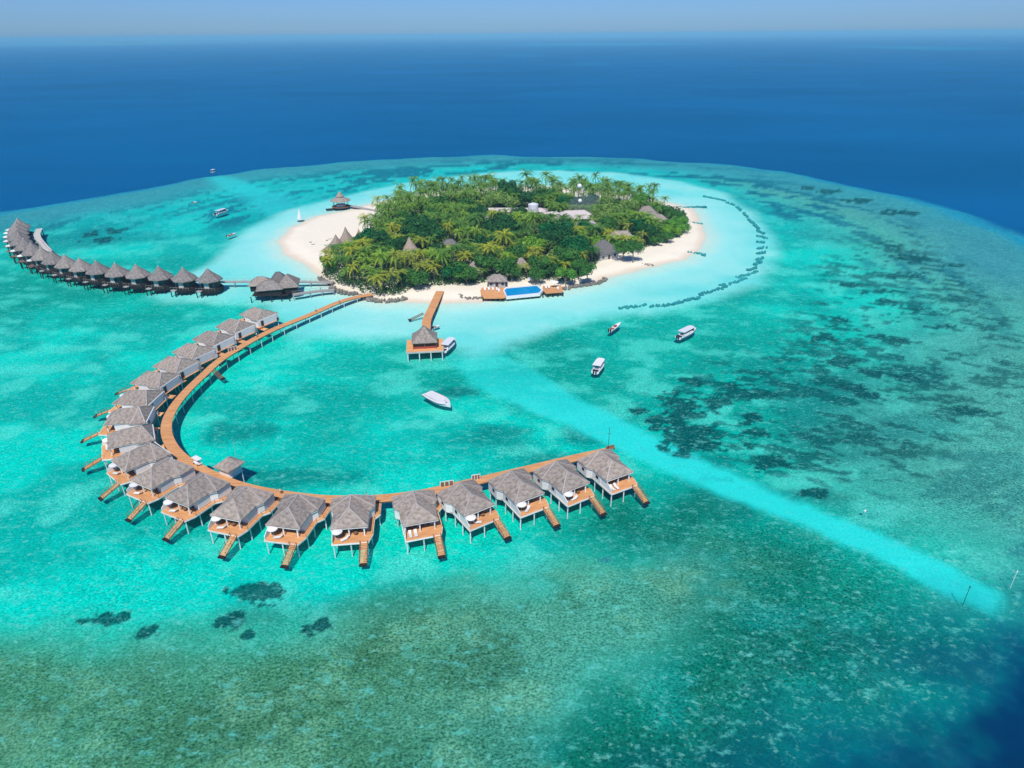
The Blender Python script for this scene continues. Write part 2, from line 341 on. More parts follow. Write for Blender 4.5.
def floor_mat():
    m, t, out = newmat('sea_floor'); b = t.nodes.new('ShaderNodeBsdfPrincipled'); b.inputs['Roughness'].default_value = 0.95; b.inputs['Specular IOR Level'].default_value = 0.0
    at_ = t.nodes.new('ShaderNodeAttribute'); at_.attribute_name = 'base'; mo = t.nodes.new('ShaderNodeAttribute'); mo.attribute_name = 'mottle'
    fine = noise(t, 2.3, 5, 0.75, stretch=(0.8, 1.0, 1)); fk = noise(t, 0.95, 4, 0.6, stretch=(0.7, 1.0, 1, 0.4)); mid = noise(t, 0.28, 6, 0.7); sw = noise(t, 0.34, 6, 0.75, stretch=(1, 1.7, 1, 0.35))
    f1 = maprange(t, fine, 0.38, 0.62); f2 = maprange(t, mid, 0.3, 0.7)
    dark = mixc(t, f1, (0.12, 0.36, 0.36), (1.95, 1.62, 1.58))
    dark2 = mixc(t, f2, (0.72, 0.82, 0.82), (1.25, 1.15, 1.16))
    k = t.nodes.new('ShaderNodeMath'); k.operation = 'MULTIPLY'; t.links.new(mo.outputs['Fac'], k.inputs[0]); k.inputs[1].default_value = 0.9; k.use_clamp = True
    c = mixc(t, k.outputs[0], at_.outputs['Color'], mixc(t, 1.0, at_.outputs['Color'], dark, 'MULTIPLY'))
    c = mixc(t, k.outputs[0], c, mixc(t, 1.0, c, dark2, 'MULTIPLY'))
    k2 = t.nodes.new('ShaderNodeMath'); k2.operation = 'MULTIPLY'; t.links.new(maprange(t, sw, 0.54, 0.68), k2.inputs[0]); t.links.new(maprange(t, mo.outputs['Fac'], 0.02, 0.42, 0, 0.55), k2.inputs[1])
    c = mixc(t, k2.outputs[0], c, mixc(t, 1.0, c, (2.2, 1.32, 1.28), 'MULTIPLY')) if False else mixc(t, k2.outputs[0], c, (0.12, 0.60, 0.50))
    k3 = t.nodes.new('ShaderNodeMath'); k3.operation = 'MULTIPLY'; t.links.new(maprange(t, fk, 0.58, 0.68), k3.inputs[0]); t.links.new(maprange(t, mo.outputs['Fac'], 0.05, 0.5, 0, 0.38), k3.inputs[1])
    c = mixc(t, k3.outputs[0], c, (0.22, 0.66, 0.54))
    t.links.new(c, b.inputs['Base Color']); t.links.new(b.outputs[0], out.inputs[0]); return m
FLOOR = floor_mat()

az = np.concatenate([np.arange(-180, -56, 6.0), np.arange(-56, 56.01, 0.15), np.arange(62, 180, 6.0)])
dep = np.arange(80, 6.2, -0.14)
rr = np.concatenate([[0.5], CH/np.tan(np.radians(dep)), np.geomspace(960, 60000, 70)])
A, RR = np.meshgrid(np.radians(az), rr)
X = RR*np.sin(A); Y = RR*np.cos(A); nr, na = X.shape
z, col, mott, dI = terrain(X.ravel(), Y.ravel())
z = z-0.5*sst(-0.18, -0.03, z)*(dI > -12)
idx = np.arange(nr*na).reshape(nr, na); nx = np.roll(idx, -1, axis=1)
Fq = np.stack([idx[:-1], nx[:-1], nx[1:], idx[1:]], -1).reshape(-1, 4)
fl = np_mesh('seabed', np.stack([X.ravel(), Y.ravel(), z], -1), Fq, FLOOR, smooth=True)
col_attr(fl, col, mott); tag(fl, kind='structure')

gx = np.arange(-140, 125, 0.8); gy = np.arange(262, 540, 0.8); X, Y = np.meshgrid(gx, gy); sh = X.shape
z, col, mott, dI = terrain(X.ravel(), Y.ravel()); keep = (z > -0.45) & (dI > -11.5)
idx = np.arange(X.size).reshape(sh); q = np.stack([idx[:-1, :-1], idx[:-1, 1:], idx[1:, 1:], idx[1:, :-1]], -1).reshape(-1, 4)
q = q[keep[q].all(1)]; used, inv = np.unique(q, return_inverse=True); q = inv.reshape(-1, 4)
be = np_mesh('beach', np.stack([X.ravel(), Y.ravel(), z], -1)[used], q, FLOOR, smooth=True)
col_attr(be, col[used], mott[used]); tag(be, kind='structure')

def water_mat():
    m, t, out = newmat('water')
    tr = t.nodes.new('ShaderNodeBsdfTransparent'); tr.inputs[0].default_value = (0.965, 0.985, 0.99, 1)
    gl = t.nodes.new('ShaderNodeBsdfGlossy'); gl.inputs['Roughness'].default_value = 0.16; gl.inputs['Color'].default_value = (0.06, 0.7, 0.95, 1)
    fr = t.nodes.new('ShaderNodeFresnel'); fr.inputs['IOR'].default_value = 1.33
    wv = noise(t, 0.35, 5, 0.65, stretch=(1, 1.8, 1, 0.5)); bn = t.nodes.new('ShaderNodeBump'); bn.inputs['Strength'].default_value = 0.55; bn.inputs['Distance'].default_value = 0.55
    t.links.new(wv, bn.inputs['Height']); t.links.new(bn.outputs[0], gl.inputs['Normal']); t.links.new(bn.outputs[0], fr.inputs['Normal'])
    wind = maprange(t, noise(t, 0.006, 6, 0.62, stretch=(0.45, 1, 1, 0.2)), 0.35, 0.7, 0.05, 0.34)
    k = t.nodes.new('ShaderNodeMath'); k.operation = 'MULTIPLY'; t.links.new(fr.outputs[0], k.inputs[0]); t.links.new(wind, k.inputs[1])
    mx = t.nodes.new('ShaderNodeMixShader'); t.links.new(k.outputs[0], mx.inputs[0]); t.links.new(tr.outputs[0], mx.inputs[1]); t.links.new(gl.outputs[0], mx.inputs[2])
    t.links.new(mx.outputs[0], out.inputs[0]); return m
wn = 180
V = [(0, 0, 0)]; Fw = []
rs = [60, 200, 700, 2500, 9000, 60000]
for r_ in rs: V += [(r_*math.sin(2*PI*i/wn), r_*math.cos(2*PI*i/wn), 0) for i in range(wn)]
for i in range(wn): Fw.append((0, 1+(i+1) % wn, 1+i))
for k in range(len(rs)-1):
    for i in range(wn): a = 1+k*wn; Fw.append((a+i, a+(i+1) % wn, a+wn+(i+1) % wn, a+wn+i))
wm = MB(); wm.add(V, Fw); wo_ = wm.build('water', water_mat()); tag(wo_, kind='structure')

def ground_z(x, y):
    return float(terrain(np.array([float(x)]), np.array([float(y)]))[0][0])

# ------------------------------------------------------------------ haze
HZ = newmat('haze'); hm, t, out = HZ
pv = t.nodes.new('ShaderNodeVolumePrincipled'); pv.inputs['Color'].default_value = (0.30, 0.75, 1.0, 1); pv.inputs['Density'].default_value = 0.00010; pv.inputs['Anisotropy'].default_value = -0.2
t.links.new(pv.outputs[0], out.inputs['Volume'])
hb = MB().box(-61000, 61000, -61000, 61000, -17, 112).build('haze', hm); tag(hb, kind='stuff', label='pale blue sea haze fading the far water into the sky', cat='haze')

# ------------------------------------------------------------------ boardwalks
def smooth_path(pts, step=2.0):
    pts = [Vector(p) for p in pts]; out = []
    n = len(pts)
    for i in range(n-1):
        p0 = pts[max(i-1, 0)]; p1 = pts[i]; p2 = pts[i+1]; p3 = pts[min(i+2, n-1)]; k = max(1, int((p2-p1).length/step))
        for j in range(k):
            s = j/k; out.append(0.5*((2*p1)+(p2-p0)*s+(2*p0-5*p1+4*p2-p3)*s*s+(3*p1-p0-3*p2+p3)*s**3))
    out.append(pts[-1]); return out
def tangents(path):
    return [((path[min(i+1, len(path)-1)]-path[max(i-1, 0)])*Vector((1, 1, 0))).normalized() for i in range(len(path))]
def ribbon(mb, path, w, z0, z1, off=0.0):
    T = tangents(path); vs = []; fs = []
    for p, t_ in zip(path, T):
        n = Vector((-t_.y, t_.x, 0)); a = p+n*(off-w/2); b = p+n*(off+w/2)
        vs += [(a.x, a.y, z0), (b.x, b.y, z0), (b.x, b.y, z1), (a.x, a.y, z1)]
    m = len(path)
    for i in range(m-1):
        for k in range(4): fs.append((4*i+k, 4*i+(k+1) % 4, 4*i+4+(k+1) % 4, 4*i+4+k))
    fs += [(0, 1, 2, 3), (4*m-1, 4*m-2, 4*m-3, 4*m-4)]
    mb.add(vs, fs)
def walkway(name, label, pts, w, z, mat, every=5.0, stilt_r=0.13, stilt_mat='stilt', rail=None, group=None, zb=-1.8, post=None):
    o = thing(name, label, 'walkway', (pts[0].x, pts[0].y, 0)); org = Vector((pts[0].x, pts[0].y, 0))
    path = [p-org for p in smooth_path(pts)]; T = tangents(path)
    mb = MB(); ribbon(mb, path, w, z-0.14, z); mb.build('deck', M[mat], o)
    mb = MB(); ribbon(mb, path, 0.14, z-0.42, z-0.143, w/2-0.15); ribbon(mb, path, 0.14, z-0.42, z-0.143, -w/2+0.15); mb.build('beam', M['wood_brown' if mat != 'wood_grey' else 'wood_grey'], o)
    acc = 0; last = path[0]; n_s = 0
    for p, t_ in zip(path, T):
        acc += (p-last).length; last = p
        if acc >= every or p is path[0]:
            acc = 0; n = Vector((-t_.y, t_.x, 0))
            zz = min(ground_z(p.x+org.x, p.y+org.y), 0)-0.3
            for s_ in (-1, 1):
                if n_s >= 98: break
                q_ = p+n*s_*(w/2-0.3); MB().tube((q_.x, q_.y, zz), (q_.x, q_.y, z-0.14), stilt_r).build('stilt', M[stilt_mat], o); n_s += 1
            if rail:
                pass
    if rail:
        for s_ in (-1, 1):
            mb = MB(); ribbon(mb, path, 0.07, z+0.9, z+0.98, s_*(w/2-0.05))
            ac = 9; last = path[0]
            for p, t_ in zip(path, T):
                ac += (p-last).length; last = p
                if ac > 2.2:
                    ac = 0; n = Vector((-t_.y, t_.x, 0)); q_ = p+n*s_*(w/2-0.05); mb.tube((q_.x, q_.y, z), (q_.x, q_.y, z+0.93), 0.05, n=5)
            mb.build('handrail', M[rail], o)
    return o, [p+org for p in path]
Z2 = 2.0
MAINPX = [(372.4,294.2),(355.8,297),(336.3,303),(307,315.7),(277.7,327.4),(258,337),(238.6,348),(219,360.6),(202,376),(187,390.5),(175,405),(167.5,419.5),(166.4,432.5),(171.6,445.5),(182,457),(200,468.5),(221,478.5),(240,485.5),(262.7,490.8),(285,494.5),(322,498.6),(359.4,498.8),(388,497.5),(416,494),(437.5,489.8),(486,478.5),(535.6,467),(576,457.5),(609,450.5)]
boardwalk, MPATH = walkway('boardwalk', 'long orange curved timber boardwalk on stilts linking the water villas to the island', [at(a, b, Z2) for a, b in MAINPX], 2.9, Z2, 'wood', 4.8)

# ------------------------------------------------------------------ water villas on the curved boardwalk
def hip(mb, fp, ridge, eave, top, thick=0.22):
    """closed roof: footprint fp (list of xy), ridge two points; every footprint edge runs up to the nearer ridge end"""
    n = len(fp); r0, r1 = ridge
    near = [0 if (Vector(p)-Vector(r0)).length < (Vector(p)-Vector(r1)).length else 1 for p in fp]
    vs = [(p[0], p[1], eave) for p in fp]+[(r0[0], r0[1], top), (r1[0], r1[1], top)]+[(p[0], p[1], eave-thick) for p in fp]
    fs = []
    for i in range(n):
        j = (i+1) % n
        if near[i] == near[j]: fs.append((i, j, n+near[i]))
        else: fs.append((i, j, n+near[j], n+near[i]))
        fs.append((n+2+i, n+2+j, j, i))
    fs.append(tuple(n+2+i for i in range(n)))
    mb.add(vs, fs)
RFP = [(-3.95,1.9),(4.1,1.9),(4.1,7.6),(5.2,9.0),(5.2,12.9),(-4.95,12.9),(-4.95,9.0),(-3.95,7.6)]
def make_villa():
    o = thing('water_villa', '', 'villa')
    MB().prism([(-3.7,0),(4.2,0),(4.95,2.5),(4.95,8),(6.1,9.4),(6.1,13.6),(-4.4,13.6),(-4.4,8.9),(-3.6,7.6)], Z2-0.16, Z2).build('deck', M['wood'], o)
    mb = MB(); ring = [(-3.7,0),(4.2,0),(4.95,2.5),(4.95,8),(6.1,9.4),(6.1,13.6)]
    for a, b in zip(ring, ring[1:]): mb.bar((a[0], a[1]-0.02, Z2-0.20), (b[0], b[1]-0.02, Z2-0.20), 0.12, 0.36)
    mb.bar((-3.72,0,Z2-0.2), (-3.72,7.6,Z2-0.2), 0.12, 0.36); mb.build('fascia', M['white'], o)
    # walls
    MB().prism([(-3.3,4.4),(3.85,4.4),(3.85,7.9),(4.9,9.2),(4.9,13.15),(-4.2,13.15),(-4.2,9.4),(-3.3,8.2)], Z2+0.003, 4.62).build('wall', M['white'], o)
    MB().prism([(-3.72,4.6),(-3.6,4.6),(-3.6,8.0),(-4.6,9.2),(-4.6,13.1),(-4.72,13.1),(-4.72,9.15),(-3.72,7.95)], 1.62, 4.40).build('side_wall', M['white'], o)
    MB().add([(-3.62,0.2,Z2+0.003),(-3.62,4.6,Z2+0.003),(-3.62,4.6,4.4),(-3.62,2.3,4.2),(-3.62,0.2,Z2+0.9),
              (-3.50,0.2,Z2+0.003),(-3.50,4.6,Z2+0.003),(-3.50,4.6,4.4),(-3.50,2.3,4.2),(-3.50,0.2,Z2+0.9)],
             [(0,1,2,3,4),(9,8,7,6,5),(0,5,6,1),(1,6,7,2),(2,7,8,3),(3,8,9,4),(4,9,5,0)]).build('privacy_screen', M['white'], o)
    for x0, x1 in ((-2.6,-0.5),(0.3,2.4)): 
        f = MB().box(x0, x1, 4.33, 4.397, Z2+0.05, Z2+2.2).build('glass_door', M['glass'], o)
        g = MB(); 
        for xx in (x0, (x0+x1)/2, x1): g.box(xx-0.05, xx+0.05, 4.28, 4.325, Z2+0.05, Z2+2.2)
        g.box(x0, x1, 4.28, 4.325, Z2+2.2, Z2+2.3); g.build('frame', M['white'], f)
    d = MB().box(2.5, 3.7, 13.153, 13.23, Z2+0.02, Z2+2.15).build('door', M['doorwood'], o)
    for yy in (6.0, 10.6):
        xl = -3.723 if yy < 8 else -4.723
        f = MB().box(xl-0.06, xl, yy-0.5, yy+0.5, Z2+0.9, Z2+1.7).build('window', M['glass'], o)
    for px_ in (-3.3, -0.1, 3.2):
        MB().box(px_-0.13, px_+0.13, 2.25, 2.5, Z2+0.003, 4.6).build('pillar', M['white'], o)
    mb = MB(); hip(mb, RFP, ((0,5.6),(0,10.6)), 4.72, 7.15, 0.24); rf = mb.build('roof', M['thatch'], o)
    mb = MB()
    for a in ((-3.95,1.9),(4.1,1.9)): mb.bar((a[0], a[1], 4.74), (0,5.6,7.19), 0.24, 0.08)
    for a in ((-4.95,12.9),(5.2,12.9),(-4.95,9.0),(5.2,9.0)): mb.bar((a[0], a[1], 4.74), (0,10.6,7.19), 0.26, 0.08)
    mb.bar((0,5.5,7.2), (0,10.7,7.2), 0.26, 0.12); mb.build('ridge_cap', M['ridge'], rf)
    mb = MB()
    for a, b in zip(RFP, RFP[1:]+RFP[:1]): mb.bar((a[0]*0.985, a[1], 4.42), (b[0]*0.985, b[1], 4.42), 0.10, 0.12)
    mb.build('eave_board', M['white'], rf)
    for (sx, sy) in [(-3.4,0.35),(0.3,0.35),(3.8,0.35),(-3.4,3.8),(4.4,3.8),(-3.4,7.2),(4.4,7.2),(-4.2,10.4),(5.7,10.4),(-4.2,13.2),(5.7,13.2),(0.5,7.2)]:
        MB().tube((sx, sy, -2.0), (sx, sy, Z2-0.16), 0.15).build('stilt', M['stilt'], o)
    # stairs down to the water at the right of the front edge
    st = MB(); n = 13
    for i in range(n):
        s = (i+0.5)/n; st.box(2.45, 3.95, -4.5*s-0.15, -4.5*s+0.15, Z2-0.05-1.9*s-0.04, Z2-0.05-1.9*s+0.02)
    sto = st.build('stairs', M['wood'], o)
    mb = MB()
    for xx in (2.4, 4.0):
        mb.bar((xx, 0, Z2-0.18), (xx, -4.7, 0.0), 0.09, 0.22)
        for s in (0.05, 0.5, 0.97): mb.bar((xx, -4.5*s, Z2-0.2-1.9*s), (xx, -4.5*s, Z2+0.8-1.9*s), 0.08, 0.08)
        mb.bar((xx, -0.2, Z2+0.75), (xx, -4.5, 0.95), 0.07, 0.07)
    mb.build('handrail', M['wood_brown'], sto)
    MB().box(2.35, 4.05, -5.2, -4.5, -0.3, 0.07).build('landing', M['dark'], sto)
    # rail along the side walk
    mb = MB(); pts = [(4.9,2.6),(4.9,8),(6.03,9.4),(6.03,13.5)]
    for a, b in zip(pts, pts[1:]): mb.bar((a[0],a[1],Z2+0.85),(b[0],b[1],Z2+0.85),0.06,0.06); mb.bar((a[0],a[1],Z2),(a[0],a[1],Z2+0.85),0.07,0.07)
    mb.build('railing', M['wood_brown'], o)
    return o
V0 = make_villa()
VPX = [((624,489.5),(586,457.5)),((580.5,501),(540.4,466.7)),((534,512),(498.4,476.4)),((484,524.5),(448,488)),((422.5,538),(410,492)),((349,543.3),(356,498.8)),((279.8,542.3),(313,497)),((221.7,532.8),(266,490)),((172,516),(226,480)),((136,498),(192,465)),((113,478),(175,451)),((102,452),(166,437)),((103,427),(168,420)),((116,405),(175,406)),((136,384.5),(188,390)),((160,368),(199,376)),((180,354),(216,364)),((199,341.5),(237,350)),((222,329),(258,338)),((246,317),(279,326))]
ORD = ['first','second','third','fourth','fifth','sixth','seventh','eighth','ninth','tenth','eleventh','twelfth','thirteenth','fourteenth','fifteenth','sixteenth','seventeenth','eighteenth','nineteenth','twentieth']
um = thing('umbrella', '', 'umbrella')
cn = MB(); n = 12
cn.add([(1.2*math.cos(2*PI*i/n), 1.2*math.sin(2*PI*i/n), 2.15) for i in range(n)]+[(0,0,2.62)]+[(1.2*math.cos(2*PI*i/n), 1.2*math.sin(2*PI*i/n), 1.98) for i in range(n)]+[(0,0,2.5)],
       [(i,(i+1)%n,n) for i in range(n)]+[(n+1+(i+1)%n,n+1+i,2*n+1) for i in range(n)]+[(i,n+1+i,n+1+(i+1)%n,(i+1)%n) for i in range(n)]); cn.build('canopy', M['canvas'], um)
MB().tube((0,0,0.05),(0,0,2.68),0.05).build('pole', M['metal'], um); MB().tube((0,0,0),(0,0,0.08),0.35,0.3,n=12).build('base', M['metal'], um)
lg = thing('sun_lounger', '', 'sun lounger')
MB().box(-0.33,0.33,-0.95,0.45,0.26,0.36).build('seat', M['canvas'], lg)
MB().add([(-0.33,0.45,0.28),(0.33,0.45,0.28),(0.33,1.05,0.75),(-0.33,1.05,0.75),(-0.33,0.45,0.38),(0.33,0.45,0.38),(0.33,0.98,0.83),(-0.33,0.98,0.83)],
         [(0,1,2,3),(7,6,5,4),(0,4,5,1),(1,5,6,2),(2,6,7,3),(3,7,4,0)]).build('backrest', M['canvas'], lg)
for sx in (-0.28,0.28):
    for sy in (-0.85,0.4): MB().box(sx-0.03,sx+0.03,sy-0.03,sy+0.03,0,0.26).build('leg', M['metal'], lg)
table = thing('round_table', '', 'table')
MB().tube((0,0,0.68),(0,0,0.73),0.5,n=14).build('table_top', M['wood_brown'], table); MB().tube((0,0,0),(0,0,0.68),0.05).build('pedestal', M['metal'], table)
used = set()
def place(proto, loc, rz, label, group=None, s=1.0):
    o = proto if proto.name not in used else copy_tree(proto); used.add(proto.name)
    o.location = loc; o.rotation_euler = (0, 0, rz); o.scale = (s, s, s); o['label'] = label
    if group: o['group'] = group
    return o
for i, (Fp, Bp) in enumerate(VPX):
    Fw_ = at(*Fp, Z2); Bw = at(*Bp, Z2); d = (Bw-Fw_); L = d.length; d.normalize(); rz = math.atan2(d.y, d.x)-PI/2
    wh = '%s from the open right end' % ORD[i] if i < 12 else '%s from the island end' % ORD[19-i]
    o = place(V0, (Fw_.x, Fw_.y, 0), rz, 'grey thatched water villa, %s of the curved boardwalk' % wh, 'water villas along the curved boardwalk')
    mb = MB().box(3.9, 5.9, 13.603, max(L-1.3, 14.0), Z2-0.16, Z2-0.004); mb.build('walkway_link', M['wood'], o)
    MB().box(-4.4, -3.2, 13.603, 13.75, Z2-0.1, Z2+1.2).build('entrance_screen', M['white'], o)
    MW = Matrix.Translation((Fw_.x, Fw_.y, Z2)) @ Matrix.Rotation(rz, 4, 'Z')
    def onv(x, y): return MW @ Vector((x, y, 0.0))
    vl = 'the %s villa %s' % (ORD[i] if i < 12 else ORD[19-i], 'from the right end' if i < 12 else 'from the island end')
    if i not in (0, 4):
        p = onv(-2.35+random.uniform(-0.2, 0.2), 1.8+random.uniform(-0.3, 0.2)); place(um, p, rz, 'round white umbrella on the deck of %s' % vl, 'umbrellas on the villa decks')
        p2 = onv(-2.2, 1.1) if False else p+Vector((0.02, 0.02, 0))
    if i in (0, 4):
        for k, xx in enumerate((-2.4, -1.2)): place(lg, onv(xx, 1.5), rz, '%s of two loungers on the deck of %s' % (('left', 'right')[k], vl), 'loungers on the villa decks')
    elif i < 12:
        p = onv(-1.0, 1.25); place(lg, p, rz+random.choice((-1.2, -0.4, 0.2, 1.4))+random.uniform(-0.3, 0.3), 'pale lounger on the deck of %s' % vl, 'loungers on the villa decks')
        if i in (1, 3, 5, 7, 8): place(table, onv(1.2, 2.6), 0, 'small brown table on the deck of %s' % vl, 'tables on the villa decks')

# ------------------------------------------------------------------ things beside the boardwalk
p = at(232.5, 478.5, 0)
hut = thing('storage_hut', 'small square white hut with pyramid thatch on stilts beside the boardwalk bend', 'hut', (p.x, p.y, 0), R(-28))
MB().box(-1.9,1.9,-1.9,1.9,2.0,4.3).build('wall', M['white'], hut); rf = MB().cone((0,0,4.35), 3.9, 2.1, 4, 0.2, 0.02, PI/4).build('roof', M['thatch'], hut)
MB().box(-2.1,2.1,-2.1,2.1,1.8,1.997).build('deck', M['white'], hut)
for a in (-1.8,1.8):
    for b in (-1.8,1.8): MB().tube((a,b,-2),(a,b,1.8),0.14).build('stilt', M['stilt'], hut)
MB().box(-1.92-0.05,-1.903,-0.5,0.5,2.0,4.0).build('door', M['doorwood'], hut)
MB().box(-4.6,-2.1,-0.6,0.6,1.85,1.99).build('walkway_link', M['wood'], hut)
MB().tube((1.2,1.6,4.2),(1.2,1.6,10.5),0.06,0.04).build('mast', M['metal'], hut)
p = at(608, 452, Z2)
ms = thing('signal_mast', 'thin dark mast with cross arm at the open right end of the boardwalk', 'mast', (p.x, p.y, Z2))
MB().tube((0,0,-0.0),(0,0,7.6),0.08,0.045).build('pole', M['dark'], ms); MB().bar((-0.6,0,5.6),(0.6,0,5.6),0.06,0.06).build('cross_arm', M['dark'], ms)
p = at(610.5, 450, Z2)
ph = thing('railing_bench', 'reddish brown timber railing bench at the open right end of the boardwalk', 'bench', (p.x, p.y, Z2), R(20))
MB().box(-1.2,1.2,-0.3,0.3,0.4,0.5).build('seat', M['wood_brown'], ph); MB().box(-1.2,1.2,0.3,0.38,0.0,1.2).build('backrest', M['wood_brown'], ph)
for a in (-1.1,1.1): MB().box(a-0.06,a+0.06,-0.25,0.25,0,0.4).build('leg', M['wood_brown'], ph)
def screen(px_, py_, rz, w_, lab):
    p = at(px_, py_, Z2); o = thing('panel_screen', lab, 'screen', (p.x, p.y, Z2), rz, 'white framed screens along the boardwalk')
    mb = MB().box(-w_/2,w_/2,-0.06,0.06,1.35,1.5)
    k = 3
    for i in range(k+1): xx = -w_/2+0.07+(w_-0.14)*i/k; mb.box(xx-0.08,xx+0.08,-0.06,0.06,0,1.347)
    mb.build('frame', M['white'], o)
    for i in range(k): xx = -w_/2+0.07+(w_-0.14)*(i+0.5)/k; MB().box(xx-w_/9,xx+w_/9,-0.03,0.03,0.1,1.25).build('panel', M['wood_brown'], o)
screen(447,486,R(14),3.4,'white frame with three brown panels behind the fourth villa from the right end')
screen(476,479.5,R(14),2.2,'narrow white frame just left of the third villa from the right end')
screen(233,350.5,R(40),3.2,'white frame on the lagoon side of the boardwalk near the seventeenth villa')
p = at(198, 464, Z2)
bg_ = thing('luggage_cart', 'low white covered cart parked on the boardwalk bend above the ninth villa', 'cart', (p.x, p.y, Z2), R(-35))
MB().box(-1.2,1.2,-0.6,0.6,0.3,0.6).build('body', M['white'], bg_)
for a in (-1.1,1.1):
    for b in (-0.55,0.55): MB().tube((a,b,0.6),(a,b,1.75),0.04).build('post', M['metal'], bg_)
MB().box(-1.35,1.35,-0.7,0.7,1.75,1.85).build('canopy', M['white'], bg_)
for a in (-0.8,0.8):
    for b in (-0.6,0.6): MB().tube((a,b-0.07,0.25),(a,b+0.07,0.25),0.25,n=12).build('wheel', M['dark'], bg_)
def steps(px_, py_, rz, lab, z0=Z2, run=4.0):
    p = at(px_, py_, z0); o = thing('water_steps', lab, 'steps', (p.x, p.y, 0), rz)
    mb = MB(); n = 9
    for i in range(n): s = (i+0.5)/n; mb.box(-0.7,0.7,-run*s-0.2,-run*s+0.2,z0-0.1-s*(z0-0.1)-0.03,z0-0.1-s*(z0-0.1)+0.03)
    mb.build('tread', M['wood_brown'], o); mb = MB()
    for xx in (-0.75,0.75): mb.bar((xx,0,z0-0.15),(xx,-run,0.02),0.08,0.2)
    mb.build('stringer', M['wood_brown'], o); MB().box(-0.8,0.8,-run-0.9,-run+0.003,-0.2,0.06).build('landing', M['dark'], o)
steps(213, 370, R(58), 'brown steps running from the boardwalk down into the lagoon')

# ------------------------------------------------------------------ cone roofed villas of the far row
def make_cone_villa():
    o = thing('cone_villa', '', 'villa'); 
    MB().prism([(5.2*math.cos(PI/8+PI/4*i), 5.2*math.sin(PI/8+PI/4*i)) for i in range(8)], 0.35, 1.9).build('deck', M['dark'], o)  # deck carried down as a dark skirt in place of the shade beneath it
    MB().prism([(3.9*math.cos(PI/8+PI/4*i), 3.9*math.sin(PI/8+PI/4*i)) for i in range(8)], 1.903, 5.3).build('wall', M['doorwood'], o)
    for k, a in enumerate((0, PI/4, -PI/4)):
        c, s = math.cos(a-PI/2), math.sin(a-PI/2); q_ = Vector((c*3.66, s*3.66)); 
        MB().cbox(q_, (-s, c), 2.2 if k == 0 else 1.2, 0.14, 2.1, 4.6).build('glass_door' if k == 0 else 'window', M['render_wall'] if k == 0 else M['glass'], o)
    rf = MB().cone((0,0,5.3), 5.5, 4.9, 8, 0.3, 0.03, PI/8).build('roof', M['thatch_far'], o)
    MB().tube((0,0,10.0),(0,0,10.6),0.35,0.08).build('finial', M['ridge'], rf)
    MB().box(-4.0,-1.6,-6.3,-4.6,1.3,1.6).build('sun_deck', M['wood_grey'], o)
    for a, b in ((-3.8,-6.1),(-1.8,-6.1),(3.4,-3.4),(-3.6,-3.2),(3.4,3.4),(-3.4,3.4),(0,-4.7)): MB().tube((a,b,-2.2),(a,b,1.6),0.22).build('stilt', M['dark'], o)
    MB().box(-0.7,0.7,4.5,7.5,1.62,1.88).build('walkway_link', M['wood_grey'], o)
    mb = MB().bar((-4.5,-5.2,2.8),(4.4,-5.2,2.8),0.06,0.06)
    for i in range(7): mb.bar((-4.4+8.7*i/6,-5.2,1.7),(-4.4+8.7*i/6,-5.2,2.8),0.06,0.06)
    mb.build('railing', M['wood_grey'], o)
    return o
CV = make_cone_villa()
APX = [(207.3,268.3),(182.2,267.7),(157.9,266.2),(135.3,264.4),(114.5,263),(95.3,260.6),(78.5,257.9),(64,254.7),(51,251.2),(40.2,247.3),(30.4,243),(23,238.3),(18,233.6),(15.6,229.2),(15,225.2),(15.4,221.6),(17,218.6)]
AP = [at(a, b, 10.2) for a, b in APX]
BACK = []
for i, p in enumerate(AP):
    q0 = AP[max(i-1, 0)]; q1 = AP[min(i+1, len(AP)-1)]; t_ = (q1-q0).normalized(); n = Vector((t_.y, -t_.x, 0))   # toward the inside of the arc
    if n.dot(Vector((-150, 420, 0))-p) < 0: n = -n
    rz = math.atan2(n.y, n.x)-PI/2; BACK.append(p+n*8.5)
    place(CV, (p.x, p.y, 0), rz, 'cone roofed water villa, %s from the island end of the far row' % (ORD[i]), 'cone roofed villas of the far left row')
cu = um
for i in range(9, 17):
    p = AP[i]; o = copy_tree(um); d = Vector((-1, -0.35, 0)).normalized(); o.location = (p.x+d.x*5.6, p.y+d.y*5.6, 1.8); o.scale = (1.5, 1.5, 1.25); o['group'] = 'umbrellas at the far left row'
    o['label'] = 'white parasol outside the %s cone roofed villa from the island' % ORD[i]
    MBd = MB().box(p.x+d.x*5.6-1.7, p.x+d.x*5.6+1.7, p.y+d.y*5.6-1.7, p.y+d.y*5.6+1.7, 1.55, 1.797)
    pd = MBd.build('sun_platform', M['wood_brown']); tag(pd, 'small deck under the parasol of the %s cone roofed villa from the island' % ORD[i], 'platform', 'sun platforms of the far left row')
wpts = [at(332, 282, 2)-Vector((0,0,2))+Vector((0,0,2)), at(300, 281.2, 2), at(262, 281, 2), at(222, 281.2, 2)] + [Vector((b.x, b.y, 2)) for b in BACK[1:14:2]]
wpts = [Vector((p.x, p.y, 2)) for p in wpts]
walkway('pier_walkway', 'grey timber walkway on posts running behind the far left cone roofed villas', wpts, 2.0, 1.9, 'wood_grey', 7.5, 0.16, 'wood_grey', rail='wood_grey')
wp2 = [at(49,251,2.2), at(44,245.5,2.2), at(38.6,239,2.2), at(37,234,2.2), at(39.5,228.5,2.2)]
walkway('pale_jetty', 'wide pale curved jetty standing inside the bend of the far left row', wp2, 3.2, 2.2, 'render_wall', 7, 0.2, 'dark')

